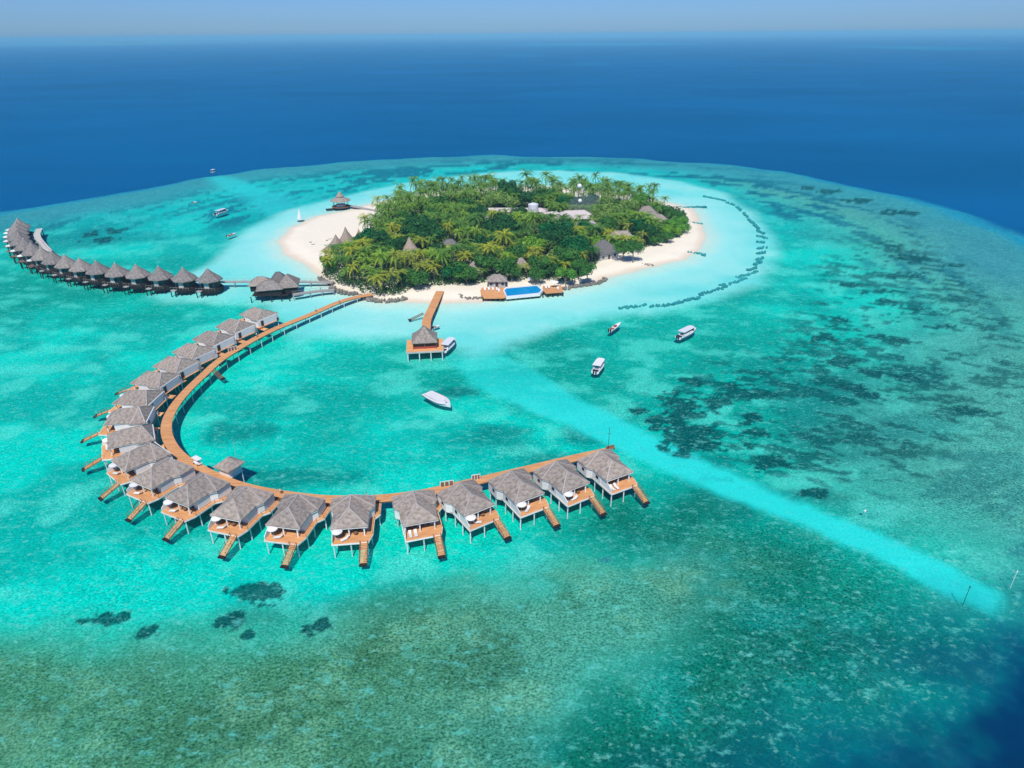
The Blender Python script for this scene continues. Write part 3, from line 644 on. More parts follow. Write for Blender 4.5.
# ------------------------------------------------------------------ spa on stilts
def hip_block(o, cx, cy, lx, ly, rz, eave, top, wallm, roofm, z0=1.6, ridge_along='x', over=0.9, name='roof', vary=0):
    c, s = math.cos(rz), math.sin(rz)
    def T(x, y): return (cx+x*c-y*s, cy+x*s+y*c)
    hx, hy = lx/2, ly/2
    if wallm: MB().prism([T(-hx+over,-hy+over), T(hx-over,-hy+over), T(hx-over,hy-over), T(-hx+over,hy-over)], z0+0.003, eave).build('wall', M[wallm], o)
    rl = max(hx-hy, 0.05) if ridge_along == 'x' else 0.05; ry = 0 if ridge_along == 'x' else max(hy-hx, 0.05)
    mb = MB(); hip(mb, [T(-hx,-hy), T(hx,-hy), T(hx,hy), T(-hx,hy)], (T(-rl,-ry), T(rl,ry)), eave, top, 0.25)
    rf = mb.build(name, M[roofm], o); mb = MB(); r0, r1 = T(-rl,-ry), T(rl,ry)
    for (a, b) in ((-1,-1),(1,-1),(1,1),(-1,1)):
        e = T(a*hx, b*hy); e3 = (e[0], e[1], eave+0.02); q = r0 if (Vector(e)-Vector(r0)).length < (Vector(e)-Vector(r1)).length else r1
        mb.bar(e3, (q[0], q[1], top+0.03), 0.3, 0.08)
    mb.bar((r0[0], r0[1], top+0.04), (r1[0]+0.01, r1[1], top+0.04), 0.34, 0.12); mb.build('ridge_cap', M['ridge'] if roofm == 'thatch' else M[roofm], rf)
    return rf
p = at(274.5, 296, 0)
spa = thing('spa_pavilion', 'cluster of joined grey thatched hip roofs on stilts between the boardwalk and the far walkway', 'pavilion', (p.x, p.y, 0), 0)
MB().prism([(-9.5,-4.2),(8,-4.2),(10,8),(-11,8)], 1.3, 1.6).build('deck', M['dark'], spa)
hip_block(spa, -7.5, 5.5, 12, 8.5, R(8), 4.5, 7.6, 'dark', 'thatch')
hip_block(spa, -1.0, -1.5, 13, 8.5, R(14), 4.6, 7.9, 'dark', 'thatch_far')
hip_block(spa, 6.5, 4.5, 10.5, 13.5, R(12), 4.6, 8.8, 'dark', 'thatch', ridge_along='y')
hip_block(spa, 1.0, 7.5, 9, 7, R(10), 5.2, 9.2, None, 'thatch_dark')
for a in (-10,-5,0,5,9):
    for b in (-5,1,7): MB().tube((a,b,-2),(a,b,1.3),0.25).build('stilt', M['dark'], spa)
spa.scale = (0.86, 0.86, 0.95)
wsp = [Vector((*at(a, b, 2)[:2], 1.8)) for a, b in ((293,294),(310,291.5),(322,290),(334,289.5))]
walkway('spa_walkway', 'pale grey walkway with rails joining the spa pavilion to the island', wsp, 2.4, 1.8, 'wood_grey', 5, 0.15, 'wood_grey', rail='wood_grey')

# ------------------------------------------------------------------ arrival jetty
wj = [at(440, 291, 1.8), at(434, 304, 1.8), at(427.5, 318, 1.8), at(426, 328, 1.8), at(425.5, 334, 1.8)]
walkway('arrival_jetty', 'straight orange jetty leading from the beach to the square arrival pavilion', wj, 3.4, 1.8, 'wood', 5, 0.15, 'dark')
p = at(425, 347, 1.6); 
ap = thing('arrival_pavilion', 'square open pavilion with flared pyramid thatch on an orange deck at the jetty end', 'pavilion', (p.x, p.y, 0), R(6))
MB().box(-6.4,6.4,-4.2,6.8,1.45,1.75).build('deck', M['wood'], ap)
mb = MB().box(-6.5,6.5,-4.33,-4.2,1.2,1.8).box(-6.53,-6.4,-4.2,6.8,1.2,1.8).box(6.4,6.53,-4.2,6.8,1.2,1.8); mb.build('fascia', M['render_wall'], ap)
n = 20; rp = MB(); rp.cone((0,2.0,4.3), 6.4, 4.8, 4, 0.25, 0.07, PI/4); rp.build('roof', M['thatch'], ap)
MB().box(-4.0,4.0,-1.8,-1.7,1.753,2.5).box(-4.0,-3.9,-1.7,5.8,1.753,2.5).box(3.9,4.0,-1.7,5.8,1.753,2.5).build('counter', M['red'], ap)
for a in (-4,0,4):
    for b in (-1.9,5.9): MB().tube((a,b,1.75),(a,b,4.3),0.14).build('pillar', M['wood_brown'], ap)
for a in (-6,-2,2,6):
    for b in (-4,1,6): MB().tube((a,b,-2),(a,b,1.45),0.2).build('stilt', M['stilt'], ap)
steps(423.5, 313, R(-62), 'narrow brown steps angling off the arrival jetty to a dark float', 1.7, 5.5)

# ------------------------------------------------------------------ far pavilion on the beach pier
wf = [at(381, 211.5, 1.6), at(366, 208.8, 1.6), at(352, 206, 1.6), at(342, 205, 1.6)]
walkway('beach_pier', 'grey timber pier leading from the white beach out to the round pavilion', wf, 3.0, 1.7, 'wood_grey', 6, 0.15, 'dark')
p = at(341, 206.2, 1.6); fp = thing('round_pavilion', 'round grey thatched pavilion at the end of the pier off the white beach', 'pavilion', (p.x, p.y, 0))
MB().prism([(6.0*math.cos(2*PI*i/12), 6.0*math.sin(2*PI*i/12)) for i in range(12)], 1.4, 1.7).build('deck', M['wood_brown'], fp)
MB().cone((0,0,5.6), 6.6, 3.0, 12, 0.3, 0.03).cone((0,0,8.1), 2.6, 3.0, 12, 0.2, 0.03).build('roof', M['thatch'], fp)
for i in range(8): a = 2*PI*i/8; MB().tube((4.8*math.cos(a),4.8*math.sin(a),1.7),(4.8*math.cos(a),4.8*math.sin(a),5.6),0.14).build('pillar', M['wood_brown'], fp)
MB().prism([(3.2*math.cos(2*PI*i/12), 3.2*math.sin(2*PI*i/12)) for i in range(12)], 1.703, 2.9).build('counter', M['white'], fp)
for i in range(6): a = 2*PI*i/6; MB().tube((5*math.cos(a),5*math.sin(a),-2),(5*math.cos(a),5*math.sin(a),1.4),0.22).build('stilt', M['dark'], fp)
p = at(331.5, 209.5, 0); o = thing('float_raft', 'small dark swim raft floating left of the round pavilion', 'raft', (p.x, p.y, 0), R(20))
MB().box(-3.5,3.5,-1.4,1.4,0.0,0.5).build('deck', M['dark'], o); MB().box(-3.3,3.3,-1.2,1.2,-0.4,-0.003).build('float', M['metal'], o)

# ------------------------------------------------------------------ pool terrace
c0 = at(503, 297.5, 1.8); 
pt = thing('pool_terrace', 'orange timber terrace with a blue pool on dark stilts along the front beach', 'terrace', (0, 0, 0))
PZ = 1.8
def PW(pts, z): return [tuple(at(a, b, z)[:2]) for a, b in pts]
MB().prism(PW([(480.3,290.5),(482,287.5),(504,287.5),(505.5,297.2),(503,298),(484,298),(481,294.5)], PZ), PZ-0.3, PZ).build('deck', M['wood'], pt)
MB().prism(PW([(542.6,286),(561,285),(563,291.8),(546,293.2),(542.9,290.5)], PZ), PZ-0.3, PZ).build('deck', M['wood'], pt)
rim = PW([(503.0,290.6),(505,287.8),(537.5,284.9),(543.3,290.2),(540,293.8),(506.2,297.2)], PZ); MB().prism(rim, PZ-1.0, PZ+0.10).build('pool_rim', M['white'], pt)
inn = PW([(504.6,290.6),(506.2,288.6),(536.8,285.8),(541.3,290.0),(538.8,292.8),(507,296.0)], PZ+0.1); MB().prism(inn, PZ-0.5, PZ+0.13).build('pool_water', M['pool_water'], pt)
for a in range(483, 564, 5):
    yy = 298.5-(a-483)*0.075; q_ = at(a, yy-1.2, PZ); MB().tube((q_.x, q_.y, -1), (q_.x, q_.y, PZ-0.3), 0.28).build('stilt', M['dark'], pt)
o = copy_tree(um); q_ = at(554.5, 287, PZ); o.location = (q_.x, q_.y, PZ); o.scale = (1.4, 1.4, 1.1); tag(o, 'white umbrella on the right deck of the pool terrace', 'umbrella')
o = copy_tree(um); q_ = at(531, 283.0, 1.2); o.location = (q_.x, q_.y, ground_z(q_.x, q_.y)); o.scale = (1.3, 1.3, 1.1); tag(o, 'white umbrella on the sand behind the pool', 'umbrella')
for k, (a, b) in enumerate([(485,290.5),(489,290.2),(493,290.0),(497,289.9),(499,291.5),(546,288.2),(549,288),(558,289.5)]):
    q_ = at(a, b, PZ); o = copy_tree(lg); o.location = (q_.x, q_.y, PZ); o.rotation_euler = (0, 0, 0.1); o.scale = (1.15,)*3
    tag(o, '%s white lounger from the left on the pool terrace' % ORD[k], 'sun lounger', 'loungers on the pool terrace')

# ------------------------------------------------------------------ boats
def hull_sections(L, W, Hh, n=11):
    secs = []
    for i in range(n):
        s = i/(n-1); x = -L/2+L*s; wd = W/2*(0.86+0.14*math.sin(min(s/0.45,1)*PI/2))*(1-max(0, (s-0.5)/0.5)**2.3)
        wd = max(wd, 0.03); sheer = Hh*(0.85+0.35*s*s); keel = -0.35+0.30*max(0, (s-0.7)/0.3)
        secs.append([(x, -wd, sheer), (x, -wd*0.86, 0.15), (x+0.0, 0, keel), (x, wd*0.86, 0.15), (x, wd, sheer)])
    return secs
def make_boat(name, label, cat, bow, stern, W, kind, zc=0.0, group=None, Lmin=None):
    a = at(*bow, 0.5); b = at(*stern, 0.5); d = a-b; L = max(d.length, Lmin or 0); c = (a+b)/2; rz = math.atan2(d.y, d.x)
    o = thing(name, label, cat, (c.x, c.y, 0), rz, group); Hh = 0.95 if L > 7 else 0.6
    sec = hull_sections(L, W, Hh); vs = [p for s in sec for p in s]; fs = []
    for i in range(len(sec)-1):
        for k in range(4): fs.append((5*i+k, 5*i+k+1, 5*i+6+k, 5*i+5+k))
    fs.append((0, 1, 2, 3, 4)); fs.append(tuple(5*(len(sec)-1)+k for k in (4, 3, 2, 1, 0)))
    h = MB().add(vs, fs).build('hull', M['gelcoat'], o)
    dk = MB(); vs = []
    for s in sec: vs += [(s[0][0], s[0][1]*0.93, s[0][2]-0.08), (s[4][0], s[4][1]*0.93, s[4][2]-0.08)]
    dk.add(vs, [(2*i, 2*i+1, 2*i+3, 2*i+2) for i in range(len(sec)-1)]); dk.build('deck', M['gelcoat'], o)
    mb = MB()
    for i in range(len(sec)-2):
        for s_ in (0, 4): p, q = sec[i][s_], sec[i+1][s_]; mb.bar((p[0], p[1]*1.01, p[2]*0.72), (q[0], q[1]*1.01, q[2]*0.72), 0.05, 0.14)
    mb.build('stripe', M['navy'], o)
    if kind == 'yacht':
        MB().prism([(-L*0.42,-W*0.33),(L*0.08,-W*0.36),(L*0.22,-W*0.2),(L*0.25,0),(L*0.22,W*0.2),(L*0.08,W*0.36),(-L*0.42,W*0.33)], Hh-0.1, Hh+0.35).build('cabin', M['canvas'], o)
        MB().tube((L*0.33,0,Hh+0.1),(L*0.33,0,Hh+0.22),0.22,n=10).build('hatch', M['dark'], o)
        MB().box(-L*0.5-0.05,-L*0.42,-W*0.38,W*0.38,0.1,0.3).build('swim_platform', M['gelcoat'], o)
    if kind == 'canopy':
        MB().prism([(-L*0.36,-W*0.44),(L*0.20,-W*0.42),(L*0.28,-W*0.25),(L*0.28,W*0.25),(L*0.20,W*0.42),(-L*0.36,W*0.44)], Hh+1.45, Hh+1.62).build('canopy', M['gelcoat'], o)
        for s in (-0.34,-0.05,0.2):
            for y_ in (-0.38,0.38): MB().tube((L*s, W*y_, Hh-0.1), (L*s, W*y_, Hh+1.45), 0.05).build('post', M['metal'], o)
        MB().add([(L*0.27,-W*0.3,Hh+0.0),(L*0.27,W*0.3,Hh),(L*0.22,W*0.33,Hh+1.4),(L*0.22,-W*0.33,Hh+1.4),(L*0.25,-W*0.3,Hh),(L*0.25,W*0.3,Hh),(L*0.2,W*0.33,Hh+1.4),(L*0.2,-W*0.33,Hh+1.4)],
                 [(0,1,2,3),(7,6,5,4),(0,4,5,1),(1,5,6,2),(2,6,7,3),(3,7,4,0)]).build('windscreen', M['glass'], o)
        MB().box(-L*0.33,L*0.18,-W*0.36,-W*0.22,Hh-0.08,Hh+0.35).build('bench', M['canvas'], o); MB().box(-L*0.33,L*0.18,W*0.22,W*0.36,Hh-0.08,Hh+0.35).build('bench', M['canvas'], o)
        MB().box(-L*0.46,-L*0.40,-W*0.3,W*0.3,Hh-0.075,Hh+0.25).build('stern_seat', M['navy'], o)
    if kind == 'dinghy':
        MB().box(-L*0.1,L*0.06,-W*0.25,W*0.25,Hh-0.08,Hh+0.35).build('console', M['red' if L > 5 else 'gelcoat'], o)
        MB().box(-L*0.38,-L*0.25,-W*0.36,W*0.36,Hh-0.08,Hh+0.15).build('bench', M['wood_brown'], o)
    if kind != 'yacht':
        for y_ in ((-0.4, 0.4) if L > 7 else (0,)):
            MB().box(-L/2-0.55,-L/2-0.02,y_-0.2,y_+0.2,Hh*0.5,Hh+0.45).build('outboard_motor', M['dark'], o)
            MB().box(-L/2-0.4,-L/2-0.25,y_-0.08,y_+0.08,-0.4,Hh*0.5-0.003).build('outboard_leg', M['dark'], o)
    return o
make_boat('motor_yacht', 'white covered motor yacht without canopy moored in the middle of the lagoon', 'boat', (450.5,406), (426.5,393.5), 4.6, 'yacht')
make_boat('speedboat', 'white canopied speedboat on the right of the lagoon nearest the breakwater', 'boat', (696,329), (678,338), 3.2, 'canopy')
make_boat('speedboat', 'white canopied speedboat with its stern toward the villas, centre of the lagoon', 'boat', (603,361), (595,372.5), 3.2, 'canopy')
make_boat('small_boat', 'small open white boat with a red console below the breakwater', 'boat', (620.5,323.5), (610,331), 1.9, 'dinghy')
make_boat('speedboat', 'white canopied speedboat tied to the right side of the arrival pavilion', 'boat', (455,340), (443,351.5), 3.4, 'canopy')
make_boat('safari_boat', 'white boat with a long flat canopy anchored off the white beach', 'boat', (228,210.5), (215.5,214.5), 3.6, 'canopy')
make_boat('small_boat', 'small pale open boat at the edge of the pale shallows left of the beach', 'boat', (236,233), (227,236), 2.2, 'dinghy')
make_boat('small_boat', 'little grey dinghy drifting right of the arrival jetty', 'boat', (439.5,325.5), (433.5,327.5), 1.6, 'dinghy')
make_boat('far_boat', 'tiny white boat at the far left edge of the reef', 'boat', (215.5,171), (211.5,172), 3, 'canopy')
make_boat('far_boat', 'tiny dark boat on the far left reef above the cone roofed villas', 'boat', (197,202), (192.5,202.6), 2.4, 'dinghy')
p = at(301, 221.5, 0); o = thing('sailing_catamaran', 'small catamaran with one tall white sail standing at the white beach', 'catamaran', (p.x, p.y, 0.15), R(10))
for s in (-1,1): MB().tube((-2.6,s*1.1,0.15),(1.5,s*1.1,0.15),0.28,0.28).tube((1.5,s*1.1,0.15),(3.0,s*1.1,0.35),0.28,0.05).build('hull', M['navy'], o)
MB().box(-1.6,1.2,-1.1,1.1,0.4,0.48).build('trampoline', M['dark'], o); MB().tube((0.6,0,0.45),(0.0,0,10.5),0.08,0.05).build('mast', M['metal'], o)
MB().add([(0.5,0.02,1.2),(-2.6,0.3,1.5),(-1.9,0.35,4.2),(-1.1,0.25,7.5),(-0.1,0.05,10.3),(0.5,0.08,1.2),(-2.6,0.36,1.5),(-1.9,0.41,4.2),(-1.1,0.31,7.5),(-0.1,0.11,10.3)],
         [(0,1,2,3,4),(9,8,7,6,5),(0,5,6,1),(1,6,7,2),(2,7,8,3),(3,8,9,4),(4,9,5,0)]).build('sail', M['canvas'], o)

o.scale = (0.8, 0.8, 0.75)

# ------------------------------------------------------------------ rock breakwaters and groynes
def rocks(name, label, cat, pts, w_, top, mat, group=None, seed=0):
    rn = random.Random(seed); path = smooth_path([at(a, b, 0) for a, b in pts], 1.0); T = tangents(path); org = path[0].copy(); V_ = []; F_ = []
    for p, t_ in zip(path, T):
        n_ = Vector((-t_.y, t_.x, 0)); k = max(2, int(w_*1.5))
        for j in range(k):
            c = p-org+n_*(rn.uniform(-0.5, 0.5)*w_)+t_*rn.uniform(-0.5, 0.5); r_ = rn.uniform(0.35, 0.75)
            bm = bmesh.new(); bmesh.ops.create_icosphere(bm, subdivisions=1, radius=r_)
            base = len(V_)
            for v in bm.verts: V_.append((c.x+v.co.x*rn.uniform(0.8, 1.25), c.y+v.co.y*rn.uniform(0.8, 1.25), top-r_*0.9+v.co.z*1.5+rn.uniform(-0.1, 0.1)))
            for f in bm.faces: F_.append(tuple(base+v.index for v in f.verts))
            bm.free()
    mb = MB(); mb.v = V_; mb.f = F_; o = mb.build(name, M[mat]); o.location = (org.x, org.y, 0); tag(o, label, cat, group); return o
BRK = [[(703.8,195.6),(714,197.5),(724.4,200)],[(727,201.5),(734,204)],[(737,206),(741,209.5)],[(744,212),(747,216)],[(749,218.5),(753,222)],[(754.5,224),(759,227.5)],[(757,229.5),(764,232.5)],
 [(758,235),(766,237)],[(757,241),(765,241.5)],[(758,247.5),(766,246)],[(758,252.5),(765,251)],[(757,258.5),(763,256.5)],[(755,263.5),(761,260.5)],[(748,269),(757,266.5)],[(737,276),(750,272.5),(757,269.5)],
 [(722,284),(736,281),(745,277)],[(700,293),(714,289),(727,285)],[(678,301),(690,298),(699,296)],[(650,304.5),(664,303.8),(680,300.5)],[(619,306.5),(634,305),(646,303.2)]]
for i, b in enumerate(BRK):
    rocks('breakwater', 'dark sunken rock breakwater, %s of the curved line counted from its far upper end' % ORD[i], 'breakwater', b, 1.7, -0.35 if i > 13 else -0.05, 'reefrock', 'rock breakwaters right of the island', i)
for i, (b, lab) in enumerate([([(672,208),(690,207.3),(706,206.8)], 'long dark rock groyne at the far right tip of the beach'), ([(689,222.5),(702,223.8)], 'short dark groyne on the right beach below the far tip'),
              ([(689,252.8),(697,253.5),(705,255)], 'dark groyne reaching into the water at the right corner of the beach'), ([(640,263.2),(652.5,265.8)], 'short dark groyne lying on the sand of the lower right beach')]):
    rocks('groyne', lab, 'groyne', b, 2.6, 0.35, 'stone' if i in (3,) else 'reefrock', None, 50+i)
rocks('sea_wall', 'curved grey stone sea wall right of the pool terrace', 'sea wall', [(564,290),(575,287.5),(590,285.5),(600,283),(606,279.5)], 2.2, 1.0, 'stone', None, 70)
rocks('sea_wall', 'round grey stone wall where the boardwalk meets the island', 'sea wall', [(360,297),(370,301),(384,302.5),(396,301.5),(405,299.5)], 2.6, 1.3, 'stone', None, 71)
rocks('sea_wall', 'grey stone wall between the two left landings', 'sea wall', [(332,289),(338,292),(347,294.5),(356,295)], 2.4, 1.2, 'stone', None, 72)
rocks('sea_wall', 'dark stone edge at the far walkway landing', 'sea wall', [(320,279),(326,283),(333,284.5)], 2.4, 1.2, 'stone', None, 73)
rocks('sea_wall', 'low curved grey wall on the sand left of the pool terrace', 'sea wall', [(459,296),(466,299),(481,299)], 1.4, 0.8, 'stone', None, 74)
rocks('coral_head', 'small brown coral head below the villas of the right end', 'coral head', [(600,553),(604,553.5),(608,553)], 1.0, -1.75, 'reefrock', None, 75)
0 and rocks('coral_head', 'small brown coral head beside the mouth of the pale channel', 'coral head', [(968,606),(971,607)], 1.0, -1.75, 'reefrock', None, 76)
for (a, b, hgt, lab) in [(966,597,2.6,'dark channel marker post at the seaward end of the pale channel'),(1014,579,2.0,'pale channel marker post near the right edge of the picture')]:
    p = at(a, b, 0); o = thing('channel_marker', lab, 'marker post', (p.x, p.y, 0)); MB().tube((0,0,-2.5),(0,0,hgt),0.05).build('post', M['dark' if a < 1000 else 'white'], o)
    MB().cone((0,0,hgt), 0.15, 0.35, 8, 0.06).build('topmark', M['dark' if a < 1000 else 'white'], o)
p = at(865, 511, 0); o = thing('mooring_buoy', 'small white mooring buoy on the upper side of the pale channel', 'buoy', (p.x, p.y, 0)); MB().tube((0,0,-0.2),(0,0,0.2),0.26,0.26,n=12).tube((0,0,0.2),(0,0,0.38),0.26,0.08,n=12).build('float', M['gelcoat'], o); MB().tube((0,0,0.45),(0,0,0.7),0.05).build('eye', M['metal'], o)

# ------------------------------------------------------------------ island buildings
FOOT = []
def house(px_, py_, lx, ly, rz, eave, top, wallm, roofm, name, label, along='x', cat='building', extra=None):
    p = at(px_, py_, 1.2); g = max(ground_z(p.x, p.y), 1.0); o = thing(name, label, cat, (p.x, p.y, g), rz); FOOT.append((p.x, p.y, max(lx, ly)/2+1.0))
    hip_block(o, 0, 0, lx, ly, 0, eave, top, wallm, roofm, z0=0, ridge_along=along)
    MB().box(-0.6,0.6,-ly/2+0.82,-ly/2+0.897,0.05,2.1).build('door', M['doorwood'], o)
    for xx in (-lx/4-0.3, lx/4+0.3): MB().box(xx-0.6,xx+0.6,-ly/2+0.82,-ly/2+0.897,1.0,2.1).build('window', M['glass'], o)
    return o
def conehouse(px_, py_, r_, eave, h, roofm, label, name='thatched_pavilion', n=16, rz=0):
    p = at(px_, py_, 1.2); g = max(ground_z(p.x, p.y), 1.0); o = thing(name, label, 'pavilion', (p.x, p.y, g), rz); FOOT.append((p.x, p.y, r_+0.5))
    MB().prism([(r_*0.8*math.cos(2*PI*i/n), r_*0.8*math.sin(2*PI*i/n)) for i in range(n)], 0.0, eave).build('wall', M['render_wall'], o)
    MB().cone((0,0,eave), r_, h, n, 0.3, 0.04).build('roof', M[roofm], o)
    a = -PI/2; MB().box(-0.7,0.7,-r_*0.82,-r_*0.79,0.05,2.2).build('door', M['doorwood'], o); return o
conehouse(411, 262, 6.2, 3.2, 9.0, 'thatch_warm', 'tall pale brown cone of thatch rising from the palms left of the arrival jetty')
house(450, 256, 13, 10, R(12), 3.5, 8.5, 'render_wall', 'thatch_dark', 'thatched_hall', 'dark grey hipped thatch roof among palms above the arrival jetty')
house(476, 277, 10, 8, R(-15), 3.2, 7.2, 'render_wall', 'thatch', 'thatched_hall', 'grey thatch roof half hidden by palms upper left of the pool')
house(497, 286, 9, 6, R(0), 3.0, 5.2, 'render_wall', 'thatch', 'pool_bar', 'low grey roofed pool bar right behind the left pool deck')
house(521, 273, 7, 6, R(20), 3.2, 7.2, 'render_wall', 'thatch', 'thatched_hut', 'small grey thatched hut in the palms straight above the pool')
house(553, 266, 10, 9, R(-20), 3.4, 7.8, 'render_wall', 'thatch_warm', 'thatched_hall', 'brownish thatch roof in the trees above the right end of the pool')
house(602, 257, 14, 12, R(35), 3.4, 8.6, 'render_wall', 'thatch_dark', 'beach_restaurant', 'large dark grey thatched restaurant at the tree edge of the right beach')
house(620, 243, 14, 7, R(5), 3.2, 6.4, 'render_wall', 'thatch', 'thatched_hall', 'flat grey roof in the trees behind the right beach restaurant')
house(646, 222, 15, 12, R(-10), 3.6, 9.2, 'render_wall', 'thatch', 'thatched_hall', 'high grey hipped thatch roof at the far right end of the woods')
house(658, 226, 11, 8, R(-10), 3.2, 6.6, 'render_wall', 'thatch', 'thatched_hall', 'lower grey thatch roof beside the high hipped one at the far right')
house(512, 222, 42, 8, R(-2), 6.8, 8.2, 'render_wall', 'tin', 'service_building', 'long low white service building with pale roof in the middle of the woods')
house(549, 229, 19, 11, R(22), 6.6, 9.6, 'render_wall', 'tin', 'service_building', 'pinkish tin roofed building just right of the white water tank')
house(574, 229, 23, 12, R(8), 7.0, 10.5, 'render_wall', 'tin', 'service_building', 'long pale pink roofed building behind the round dark trees')
house(593, 238, 8, 15, R(12), 6.5, 8.6, 'white', 'tin', 'staff_house', 'bright white building at the right end of the long pink roof', along='y')
p = at(533, 224, 1.2); g = 1.2; o = thing('water_tank', 'round white water tank on a tower in the middle of the woods', 'water tank', (p.x, p.y, g)); FOOT.append((p.x, p.y, 5))
MB().tube((0,0,5.5),(0,0,11.5),3.0,3.0,n=20).tube((0,0,11.5),(0,0,12.3),3.0,0.8,n=20).build('tank', M['gelcoat'], o)
MB().box(-2.6,2.6,-2.6,2.6,0,5.497).build('tower', M['white'], o); MB().box(-0.5,0.5,-2.68,-2.603,0.1,2.1).build('door', M['doorwood'], o)
for (a, b, ht, r_, lab) in [(578.5,214,15.5,1.5,'white radome ball on a mast at the back of the woods'),(579,227,14.0,1.1,'smaller white dish ball on a mast above the long pink roof')]:
    p = at(a, b, 1.2); o = thing('radome_mast', lab, 'mast', (p.x, p.y, 1.1)); MB().tube((0,0,0),(0,0,ht),0.25,0.15).build('mast', M['metal'], o)
    bm = bmesh.new(); bmesh.ops.create_uvsphere(bm, u_segments=16, v_segments=10, radius=r_); mb = MB(); mb.add([(v.co.x, v.co.y, v.co.z+ht+r_*0.9) for v in bm.verts], [tuple(v.index for v in f.verts) for f in bm.faces]); bm.free(); mb.build('radome', M['gelcoat'], o, True)
# tensile tents on the beach
def tent(px_, py_, w_, h_, rz, lab):
    p = at(px_, py_, 1.2); o = thing('beach_tent', lab, 'tent', (p.x, p.y, 1.1), rz, 'pointed beach tents'); FOOT.append((p.x, p.y, w_*0.6)); n = 12; vs = []; fs = []
    lv = [0, 0.15, 0.35, 0.6, 1.0]
    for k, q in enumerate(lv):
        for i in range(n):
            a = 2*PI*i/n; sc = 1+0.18*math.cos(4*a)*q; hh = 2.0+(h_-2.0)*(1-q)**1.7 if q < 1 else 1.7+0.9*math.cos(4*a)*-0.5
            vs.append((w_/2*max(q, 0.02)*sc*math.cos(a), w_/2*max(q, 0.02)*sc*math.sin(a), hh))
    for k in range(len(lv)-1):
        for i in range(n): fs.append((k*n+i, k*n+(i+1) % n, (k+1)*n+(i+1) % n, (k+1)*n+i))
    fs.append(tuple(range(n))); c = MB().add(vs, fs).build('canopy', M['thatch_warm'], o)
    sm = c.modifiers.new('thickness', 'SOLIDIFY'); sm.thickness = 0.08
    MB().tube((0,0,0),(0,0,h_),0.14).build('pole', M['wood_brown'], o)
    for i in range(4): a = PI/4+PI/2*i; MB().tube((w_*0.47*math.cos(a), w_*0.47*math.sin(a), 0),(w_*0.44*math.cos(a), w_*0.44*math.sin(a), 2.0),0.1).build('post', M['wood_brown'], o)
tent(337.5, 251.5, 13.5, 9.0, 0.2, 'front left pointed brown tent on the white beach by the palms')
tent(347.5, 247.5, 13.5, 11.0, 0.4, 'taller middle pointed brown tent beside the palms of the white beach')
tent(360, 243.5, 8, 8.0, 0.1, 'rear pointed brown tent mostly behind the palms of the white beach')
for k, (a, b) in enumerate([(310.5,243),(313,245),(327,241),(330,239.5),(325.5,246),(326.5,250),(329,254),(331,257)]):
    q_ = at(a, b, 1.1); o = copy_tree(lg); o.location = (q_.x, q_.y, ground_z(q_.x, q_.y)); o.rotation_euler = (0, 0, random.uniform(-0.5, 0.5)+2.6); o.scale = (1.2,)*3
    tag(o, '%s lounger from the left on the open white sand of the left beach' % ORD[k], 'sun lounger', 'loungers on the left beach')

# ------------------------------------------------------------------ palms
def palm_crown_np(rn, nf=19, fl=4.3):
    V_ = []; F_ = []
    for i in range(nf):
        a = 2*PI*i/nf*1.0+rn.uniform(-0.2, 0.2)+(0.5 if i % 2 else 0); el = rn.uniform(-0.25, 1.05) if i % 3 else rn.uniform(0.6, 1.3); L = fl*rn.uniform(0.8, 1.1)
        d = np.array([math.cos(a), math.sin(a)]); side = np.array([-d[1], d[0]]); pr = np.array([0.0, 0, 0]); ns = 8; spine = [pr.copy()]; e = el
        for k in range(ns):
            st_ = L/ns; pr = pr+np.array([d[0]*math.cos(e)*st_, d[1]*math.cos(e)*st_, math.sin(e)*st_]); e -= (1.25+0.4*el)/ns*1.15; spine.append(pr.copy())
        for k in range(ns):
            p, q = spine[k], spine[k+1]
            for s in (-1, 1):
                for h in (0, 1):
                    u = p+(q-p)*(h*0.5); v = p+(q-p)*(h*0.5+0.42); tpos = (k+h*0.5)/ns; w_ = 0.85*(math.sin(PI*min(1, tpos*0.85+0.16)))**0.7*rn.uniform(0.8, 1.1)
                    tip = (u+v)/2+np.array([side[0]*s*w_, side[1]*s*w_, -0.42*w_])+(q-p)*0.75
                    n0 = len(V_); V_ += [tuple(u), tuple(v), tuple(tip)]; F_.append((n0, n0+1, n0+2))
    return np.array(V_), np.array(F_)
crowns = []
for k in range(5):
    rn = random.Random(100+k); crowns.append(palm_crown_np(rn, 17+k % 3*2, 4.7+0.25*k))
palms = []
for k, (cv, cf) in enumerate(crowns):
    rn = random.Random(200+k); ht = [8.5, 10.0, 9.2, 11.0, 7.5][k]; lean = (rn.uniform(-0.9, 0.9), rn.uniform(-0.9, 0.9))
    o = thing('palm_tree', '', 'palm tree'); mb = MB(); prev = Vector((0, 0, -0.3))
    for j in range(1, 5): s = j/4; q_ = Vector((lean[0]*s*s, lean[1]*s*s, ht*s)); mb.tube(prev, q_, 0.22-0.07*(j-1)/4, 0.22-0.07*j/4, 7); prev = q_
    mb.build('trunk', M['bark'], o); cr = np_mesh('crown', cv+np.array([lean[0], lean[1], ht]), cf, M['palm'], o, k=3); palms.append((o, cr, cv+np.array([lean[0], lean[1], ht]), cf, lean, ht))

